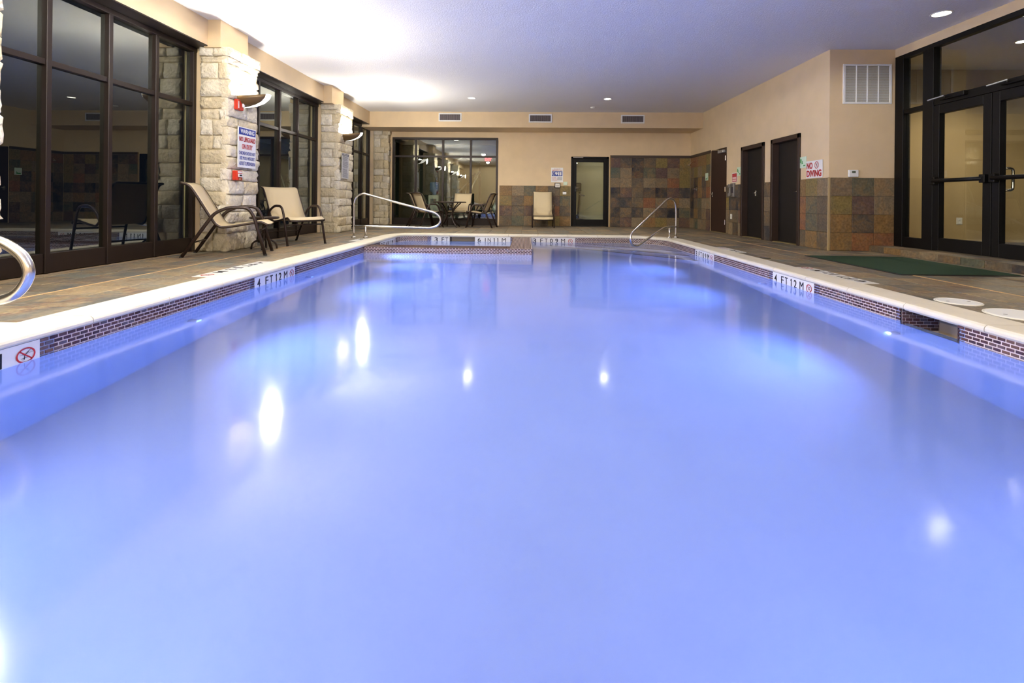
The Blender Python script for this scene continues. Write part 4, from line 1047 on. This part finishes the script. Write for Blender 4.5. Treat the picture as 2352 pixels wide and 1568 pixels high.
# ------------------------------------------------------------------ deck: mat, lids, drain, markers
m_ = [(4.065, 7.13), (5.42, 7.08), (5.385, 5.34), (4.06, 5.32)]
g = MB().prism(m_, .001, .008).build('door_mat', M['rubber']); tag(g, 'dark green entrance mat in front of the glass doors', 'mat')
cxm = sum(p[0] for p in m_) / 4; cym = sum(p[1] for p in m_) / 4
MB().prism([(cxm + (x - cxm) * .965, cym + (y - cym) * .972) for x, y in m_], .008, .013).build('pile', M['mat'], g)
for (x, y, r, lab) in ((3.42, 3.90, .135, 'smaller white round deck lid beside the skimmer'), (3.47, 3.46, .19, 'larger white round deck lid at the frame edge')):
    g = empty('deck_access_cover', (x, y, 0)); tag(g, lab, 'deck lid', 'skimmer lids')
    MB().lathe([(r, .0), (r, .004), (r - .006, .006), (.001, .006)], n=32).build('cover_disc', M['white'], g)
    MB().tube([((r + .008) * math.cos(a * math.pi / 16), (r + .008) * math.sin(a * math.pi / 16), .001) for a in range(32)], .006, 6, closed=True).build('collar', M['offwhite'], g)
    for s_ in (-1, 1): MB().cyl(s_ * r * .6, 0, .0055, .0068, .012, 10).build('finger_hole', M['grey'], g)
g = empty('floor_drain', (3.33, 6.79, 0)); tag(g, 'small dark round floor drain in the deck', 'drain')
MB().lathe([(.07, 0), (.07, .003), (.06, .004), (.001, .003)], n=20).build('ring', M['blackframe'], g)
for i in range(5): MB().box(-.045 + i * .02, -.035 + i * .02, -.04, .04, .0035, .005).build('bar', M['grey'], g)
# depth markers let into the pool wall
def marker(name, label, mw, w, items, h=.125, group='depth markers', sub=None):
    o = board(name, w, h, .01, mw, M['markerwhite']); tag(o, label, 'marker', group)
    for it in items:
        if it[0] == '*': no_diving(it[1], h * .5 - .004, .042, mw, o, sx=it[2])
        elif it[0] == '1': flat('numeral', [rect(it[1] + it[2] * .45, .016, it[2] * .55, .088), [(it[1], .078), (it[1] + it[2] * .45, .084), (it[1] + it[2] * .45, .104), (it[1] + it[2] * .3, .098)]], M['black'], mw, o, .0025)
        else: letter(it[0], it[1], .016, it[2], .088, M['black'], mw, o, .002, it[3] * .5 if len(it) > 3 else 0.0)
    return o
L4 = lambda s: [('4', .045 * s, .055 * s, .02), ('F', .20 * s, .055 * s), ('T', .285 * s, .06 * s), ('1', .40 * s, .03 * s, 0.0), ('2', .475 * s, .055 * s, .02), ('M', .59 * s, .075 * s), ('*', .77 * s, 1.2)]
L3 = lambda s: [('3', .04 * s, .06 * s, .02), ('F', .18 * s, .055 * s), ('T', .265 * s, .06 * s), ('0', .37 * s, .055 * s, .02), ('9', .475 * s, .055 * s, .02), ('M', .59 * s, .075 * s), ('*', .77 * s, 1.2)]
zt = -.175
marker('depth_marker', 'white 4 FT 12 M marker below the window side deck', frame_mw((PXL + .006, 4.831, zt), (0, 1, 0), (0, 0, 1)), .85, L4(1))
marker('depth_marker', 'white no diving depth marker nearest the camera', frame_mw((PXL + .006, 1.80, zt), (0, 1, 0), (0, 0, 1)), .861, [('4', .045, .055, .02), ('F', .20, .055), ('T', .285, .06), ('1', .40, .03, 0.0), ('2', .475, .055, .02), ('M', .59, .07), ('*', .782, 1.25)])
marker('depth_marker', 'white 4 FT 12 M marker on the door side of the pool', frame_mw((PXR - .006, 5.817, zt), (0, -1, 0), (0, 0, 1)), .82, L4(.96))
marker('depth_marker', 'white 3 FT 09 M marker by the curved corner', frame_mw((PXR - .006, 8.456, zt), (0, -1, 0), (0, 0, 1)), .834, L3(.97))
marker('depth_marker', 'white 3 FT 09 M marker on the far pool wall', frame_mw((.10, PYB - .006, zt), (1, 0, 0), (0, 0, 1)), .975, L3(1.13))
marker('depth_marker', 'white 3 FT marker beside the spa skimmer', frame_mw((-2.128, PYB - .006, zt), (1, 0, 0), (0, 0, 1)), .411, [('3', .07, .075, .02), ('F', .23, .06), ('T', .31, .07)])
marker('depth_marker', 'white 6 IN 11 M marker on the far spa wall', frame_mw((-1.151, PYB - .006, zt), (1, 0, 0), (0, 0, 1)), .788, [('6', .06, .07, .02), ('I', .225, .015), ('N', .285, .07), ('1', .41, .03, 0.0), ('1', .49, .03, 0.0), ('M', .60, .09)])
marker('depth_marker', 'white 3 FT 6 IN marker on the window side spa wall', frame_mw((PXL + .006, 9.05, zt), (0, 1, 0), (0, 0, 1)), 1.05, [('3', .05, .06, .02), ('F', .17, .05), ('T', .24, .055), ('6', .36, .06, .02), ('I', .47, .015), ('N', .52, .06), ('1', .64, .03, 0.0), ('1', .70, .03, 0.0), ('M', .78, .08), ('*', .95, 1.2)])
# flat depth markers in the deck
def deck_marker(label, mw, w, h, items):
    o = board('deck_marker', w, h, .012, mw, M['markerwhite']); tag(o, label, 'marker', 'deck depth markers')
    for it in items:
        if it[0] == '*': no_diving(it[1], h * .5, h * .36, mw, o, sx=1.0, lift=.0012)
        else: letter(it[0], it[1], .03, it[2], h - .06, M['black'], mw, o, .001, .01)
    return o
dk = [('4', .08, .09), ('F', .25, .07), ('T', .35, .08), ('1', .53, .035), ('2', .63, .07), ('M', .80, .10), ('*', 1.05)]
deck_marker('white lettered tile strip on the window side coping', frame_mw((OL - .165, 5.70, .0035), (0, -1, 0), (1, 0, 0)), 1.16, .165, dk)
deck_marker('white lettered tile strip on the door side coping', frame_mw((OR + .165, 4.72, .0035), (0, 1, 0), (-1, 0, 0)), 1.14, .165, dk)
deck_marker('pale lettered tile beside the spa handrail posts', frame_mw((OL - .16, 9.2, .0035), (0, -1, 0), (1, 0, 0)), .6, .16, [('3', .05, .07), ('F', .17, .06), ('T', .25, .06)])
deck_marker('pale lettered tile beside the curved pool corner', frame_mw((OR + .16, 7.5, .0035), (0, 1, 0), (-1, 0, 0)), .8, .16, [('3', .06, .07), ('F', .2, .06), ('T', .28, .06), ('*', .66)])
deck_marker('white lettered tile strip on the coping nearest the camera', frame_mw((OL - .165, 2.80, .0035), (0, -1, 0), (1, 0, 0)), 1.16, .165, dk)

# ------------------------------------------------------------------ stainless handrails
def handrail(name, label, loop, posts, r=.021):
    g = empty(name, posts[0]); tag(g, label, 'handrail', 'stainless pool handrails')
    o = Vector(posts[0])
    MB().tube([Vector(p) - o for p in loop], r, 12).build('rail_loop', M['stainless'], g, True)
    for p, top in zip(posts, (None, .235)):
        q = Vector(p) - o
        if top: MB().tube([(q.x, q.y, 0), (q.x, q.y, top)], r, 12).build('post', M['stainless'], g, True)
        e = MB().lathe([(.055, .004), (.055, .012), (.03, .03), (r + .001, .034)], n=18); e.v = [(a + q.x, b + q.y, c) for a, b, c in e.v]; e.build('base_flange', M['stainless'], g, True)
    return g
R2 = [(-3.44, 0), (-3.44, .62), (-3.44, .70), (-3.396, .81), (-3.26, .873), (-3.117, .845), (-2.95, .80), (-2.0, .56), (-1.837, .515), (-1.737, .443), (-1.709, .36), (-1.768, .262), (-1.90, .215), (-2.05, .214), (-3.43, .235)]
handrail('spa_handrail', 'curved stainless handrail leaning over the spa', spline([(x, 9.43, z) for x, z in R2]), [(-3.44, 9.43, 0), (-3.20, 9.43, 0)])
R3 = [(3.205, 0), (3.205, .58), (3.20, .66), (3.174, .775), (3.093, .842), (3.0, .81), (2.9, .71), (2.36, .18), (2.265, .081), (2.235, -.041), (2.276, -.153), (2.357, -.187), (2.438, -.158), (2.55, -.075), (2.86, .155), (2.96, .215), (3.06, .232), (3.2, .236)]
def R3P(x, z):
    t = max(0.0, (3.205 - x) / .97); y = 10.4 - 1.1 * t; k = y / 10.4
    return (x * k, y, CAM_H - (CAM_H - z) * k)
handrail('pool_handrail', 'stainless handrail dipping into the far corner of the pool', spline([R3P(x, z) for x, z in R3]), [(3.205, 10.4, 0), (3.025, 10.247, 0)])
handrail('near_handrail', 'stainless handrail bending into view at the frame edge', spline([(x - .865, 2.4, z + .006) for x, z in R2], 8), [(-4.305, 2.4, 0), (-4.065, 2.4, 0)], .026)

# ------------------------------------------------------------------ sling chairs
def sling_chair(label, loc, ang, group, prof=None, w=.56, arm=True, cat='chair', name='sling_chair'):
    """local frame: origin on the floor between the rear feet, +x is the way the chair faces"""
    g = empty(name, loc, ang); tag(g, label, cat, group)
    prof = prof or [(-.02, .955), (.06, .93), (.13, .84), (.33, .49), (.40, .405), (.50, .385), (.86, .445), (.92, .44), (.985, .405)]
    P = [Vector((x, 0, z)) for x, z in prof]
    # smooth curve through the profile
    cur = []
    for i in range(len(P) - 1):
        a, b, c, d = P[max(i - 1, 0)], P[i], P[i + 1], P[min(i + 2, len(P) - 1)]
        for k in range(5):
            t = k / 5; cur.append(.5 * ((2 * b) + (c - a) * t + (2 * a - 5 * b + 4 * c - d) * t * t + (3 * b - a - 3 * c + d) * t ** 3))
    cur.append(P[-1])
    h = w / 2; K = M['chairmetal']
    for s_ in (-1, 1):
        MB().tube([(p.x, s_ * h, p.z) for p in cur], .016, 8, flat=.8).build('side_rail', K, g, True)
    vs = []
    for p in cur:
        for q in (-1, -.5, 0, .5, 1): vs.append((p.x, q * (h - .004), p.z + .014 - .010 * (1 - q * q)))
    fs = [(i * 5 + j, i * 5 + j + 1, (i + 1) * 5 + j + 1, (i + 1) * 5 + j) for i in range(len(cur) - 1) for j in range(4)]
    sl_ = add('sling', vs, fs, M['sling'], g, True); so_ = sl_.modifiers.new('cloth', 'SOLIDIFY'); so_.thickness = .004
    top, frt = cur[0], cur[-1]
    MB().tube([(top.x, -h, top.z), (top.x, h, top.z)], .014, 8).build('top_bar', K, g, True); MB().tube([(frt.x - .02, -h, frt.z - .006), (frt.x - .02, h, frt.z - .006)], .013, 8).build('front_bar', K, g, True)
    jx, jz = P[3].x, P[3].z
    for s_ in (-1, 1):
        yo = s_ * (h + .028)
        fx = P[-1].x - .04
        hoop = arc_pts([(fx + .02, yo, 0), (fx - .12, yo, .52), (fx - .19, yo, .64), (fx - .42, yo, .645), (jx + .04, yo, .57), (jx - .03, yo, jz - .02), (0, yo, 0)], [.10, .14, .2, .12, .10], 6)
        lg = MB().tube(hoop, .0165, 8, flat=1.3).build('arm_leg_hoop', K, g, True)
        for x in (fx + .02, 0): MB().cyl(x, yo, 0, .018, .02, 10).build('foot_cap', M['rubber'], lg)
        MB().tube([(jx, s_ * h, jz), (jx - .005, yo, jz)], .010, 6).build('bracket', K, g); MB().tube([(fx - .10, s_ * h, .435 if prof[-1][1] > .35 else P[-2].z), (fx - .10, yo, .435 if prof[-1][1] > .35 else P[-2].z)], .010, 6).build('bracket', K, g)
    MB().tube([(fx - .07, -h - .028, .335), (fx - .07, h + .028, .335)], .012, 8).build('stretcher', K, g, True); MB().tube([(.13, -h - .028, .19), (.13, h + .028, .19)], .010, 8).build('stretcher', K, g, True)
    return g
rad = math.radians
sling_chair('tan sling lounge chair seen from the side beside the warning pillar', (-4.50, 6.24, 0), rad(21), 'tan sling lounge chairs')
sling_chair('tan sling lounge chair facing the pool between the two pillars', (-4.42, 8.40, 0), rad(-36), 'tan sling lounge chairs', w=.60)
cprof = [(-.06, 1.02), (-.02, 1.0), (.06, .84), (.22, .46), (.28, .375), (.36, .355), (.70, .30), (.78, .275), (.83, .23)]
sling_chair('tan sling recliner alone against the far slate wainscot', (.47, 14.42, 0), rad(-90), 'tan sling lounge chairs', prof=cprof, w=.56)
dprof = [(-.01, .955), (.05, .93), (.10, .84), (.24, .50), (.30, .42), (.38, .40), (.66, .445), (.72, .44), (.77, .41)]
for lab, loc, an in (('tan sling dining chair seen from behind at the round table', (-3.08, 13.0, 0), 42), ('tan sling dining chair partly hidden at the window side of the table', (-3.50, 13.98, 0), 8),
                     ('tan sling dining chair facing the camera behind the round table', (-1.92, 14.52, 0), -97), ('tan sling dining chair seen from the side at the wall end of the table', (-.90, 13.42, 0), 170)):
    sling_chair(lab, loc, rad(an), 'tan sling dining chairs', prof=dprof, w=.54)

# round dining table
g = empty('dining_table', (-2.19, 13.5, 0)); tag(g, 'round brown patio table among the dining chairs', 'table')
MB().lathe([(.455, .69), (.465, .70), (.465, .715), (.45, .722), (.001, .722)], n=40).build('table_top', plain('smoked_table_top', lin(46, 36, 30), .2), g, True)
MB().tube([(.46 * math.cos(a * math.pi / 20), .46 * math.sin(a * math.pi / 20), .705) for a in range(40)], .016, 6, closed=True).build('rim', M['chairmetal'], g, True)
for k in range(4):
    a = math.radians(45 + 90 * k); c, s_ = math.cos(a), math.sin(a)
    MB().tube(arc_pts([(c * .40, s_ * .40, .69), (c * .16, s_ * .16, .5), (c * .10, s_ * .10, .34), (c * .18, s_ * .18, .16), (c * .36, s_ * .36, 0)], .14, 5), .016, 8).build('leg', M['chairmetal'], g, True)
MB().tube([(.12 * math.cos(a * math.pi / 8), .12 * math.sin(a * math.pi / 8), .36) for a in range(16)], .010, 6, closed=True).build('leg_ring', M['chairmetal'], g, True)

# small side table
g = empty('side_table', (-3.975, 7.14, 0)); tag(g, 'small round brown side table between the two lounge chairs', 'table')
MB().lathe([(.19, .455), (.205, .46), (.205, .485), (.195, .49), (.001, .49)], n=28).build('table_top', M['chairmetal'], g, True)
MB().tube([(0, 0, .17), (0, 0, .46)], .034, 12).build('column', M['chairmetal'], g, True)
for k in range(4):
    a = math.radians(20 + 90 * k); c, s_ = math.cos(a), math.sin(a)
    MB().tube(arc_pts([(c * .02, s_ * .02, .24), (c * .05, s_ * .05, .16), (c * .165, s_ * .165, .09), (c * .175, s_ * .175, 0)], .05, 4), .014, 8).build('leg', M['chairmetal'], g, True)
for k in range(4):
    a = math.radians(65 + 90 * k); c, s_ = math.cos(a), math.sin(a)
    MB().tube([(c * .02, s_ * .02, .38), (c * .12, s_ * .12, .46)], .008, 6).build('brace', M['chairmetal'], g)

# ------------------------------------------------------------------ gym equipment behind the far window
g = empty('water_cooler', (-3.02, 15.55, 0)); tag(g, 'water cooler with blue bottle behind the gym window', 'water cooler')
MB().cbox(-.17, .17, -.17, .17, 0, .92, .02).build('body', M['offwhite'], g); MB().lathe([(.06, .92), (.07, .99), (.15, 1.05), (.155, 1.12), (.15, 1.15), (.155, 1.18), (.155, 1.30), (.14, 1.34), (.001, 1.345)], n=24).build('bottle', M['bottle'], g, True)
MB().cbox(-.1, .1, -.185, -.165, .62, .80, .006).build('dispenser', M['grey'], g); MB().cbox(-.05, -.03, -.2, -.18, .74, .78, .004).build('tap', M['bluemat'], g); MB().cbox(.03, .05, -.2, -.18, .74, .78, .004).build('tap', M['red'], g)
def elliptical(label, loc, ang, sc=1.0):
    g = empty('elliptical_trainer', loc, ang); g.scale = (sc,) * 3; tag(g, label, 'exercise machine', 'gym exercise machines')
    D, Sv = M['blackplastic'], M['silver']
    MB().cbox(-.75, .8, -.04, .04, .04, .12, .01).cbox(-.75, -.65, -.3, .3, .0, .07, .01).cbox(.7, .8, -.3, .3, 0, .07, .01).build('base_frame', D, g)
    fl = MB().lathe([(.30, -.06), (.33, -.04), (.33, .04), (.30, .06)], n=24); fl.v = [(a + .5, c, b + .42) for a, b, c in fl.v]; fl.f = [f[::-1] for f in fl.f]; fl.build('flywheel_housing', Sv, g, True)
    MB().tube([(.55, 0, .1), (.42, 0, 1.35)], .035, 10).build('mast', D, g, True); cs = MB().cbox(.28, .42, -.18, .18, 1.32, 1.58, .02).build('console', D, g); MB().box(.278, .282, -.12, .12, 1.38, 1.54).build('screen', M['lcd'], cs)
    for s_ in (-1, 1):
        MB().tube(arc_pts([(.5, s_ * .22, .5), (.42, s_ * .26, 1.0), (.3, s_ * .28, 1.35), (.1, s_ * .25, 1.62)], .15, 5), .022, 8).build('swing_arm', Sv, g, True)
        MB().tube([(.16, s_ * .255, 1.52), (.08, s_ * .245, 1.66)], .03, 8).build('grip', M['rubber'], g)
        MB().tube([(.5, s_ * .18, .35), (-.65, s_ * .18, .28)], .025, 8).build('pedal_rail', Sv, g); MB().cbox(-.45, -.1, s_ * .18 - .07, s_ * .18 + .07, .31, .36, .015).build('pedal', D, g)
    return g
elliptical('silver elliptical trainer behind the gym window beside the mullion', (-1.55, 15.75, 0), rad(205))
elliptical('dark elliptical trainer deeper in the gym', (-.45, 17.3, 0), rad(190))
def treadmill(label, loc, ang):
    g = empty('treadmill', loc, ang); tag(g, label, 'exercise machine', 'gym exercise machines')
    MB().cbox(-.85, .75, -.34, .34, .08, .17, .02).build('deck', M['bluemat'], g); MB().cbox(-.82, .55, -.24, .24, .168, .176, .003).build('belt', M['rubber'], g); MB().cbox(.5, .9, -.36, .36, .06, .30, .05).build('motor_cover', M['blackplastic'], g)
    for s_ in (-1, 1): MB().tube([(.72, s_ * .36, .15), (.52, s_ * .36, 1.15)], .035, 8).build('upright', M['blackplastic'], g); MB().tube([(.52, s_ * .36, 1.0), (.0, s_ * .36, .95)], .022, 8).build('handrail', M['silver'], g)
    cs = MB().cbox(.42, .60, -.4, .4, 1.1, 1.4, .03).build('console', M['blackplastic'], g); MB().box(.415, .419, -.2, .2, 1.18, 1.34).build('screen', M['lcd'], cs)
    for x in (-.8, .75): 
        for s_ in (-1, 1): MB().cyl(x, s_ * .28, 0, .09, .04, 10).build('foot', M['rubber'], g)
    return g
treadmill('treadmill partly seen through the glass door', (1.55, 16.0, 0), rad(100))
g = empty('cable_machine', (-2.15, 16.6, 0)); tag(g, 'multi station weight machine with diagonal arm in the gym', 'exercise machine', 'gym exercise machines')
MB().cbox(-.6, .6, -.05, .05, 0, .08, .01).cbox(-.05, .05, -.6, .6, 0, .08, .01).build('base_frame', M['silver'], g)
for x in (-.5, .5): MB().tube([(x, 0, .05), (x, 0, 2.05)], .04, 8).build('upright', M['blackplastic'], g)
MB().tube([(-.5, 0, 2.05), (.0, 0, 2.25), (.5, 0, 2.05)], .04, 8).build('top_beam', M['silver'], g); MB().tube([(.5, -.02, 1.75), (-.15, -.5, 1.05)], .032, 8).build('press_arm', M['silver'], g)
for k in range(10): MB().cbox(.32, .68, -.1, .1, .12 + k * .06, .17 + k * .06, .006).build('weight_plate', M['blackplastic'], g)
MB().cbox(-.45, -.05, -.75, -.3, .42, .50, .03).build('seat_pad', M['bluemat'], g); MB().tube([(-.25, -.5, .08), (-.25, -.5, .42)], .03, 8).build('seat_post', M['silver'], g); MB().cbox(-.42, -.08, -.28, -.2, .55, 1.15, .03).build('back_pad', M['blackplastic'], g)
g = empty('exit_sign', (-1.55, 18.97, 2.28)); tag(g, 'red lit exit sign at the back of the gym', 'exit sign')
MB().cbox(-.17, .17, -.04, .0, 0, .2, .006).build('housing', M['blackplastic'], g)
letter('EXIT', -.13, .045, .26, .11, M['exit'], frame_mw((-1.55, 18.925, 2.28), (1, 0, 0), (0, 0, 1)), g, .001, .02)
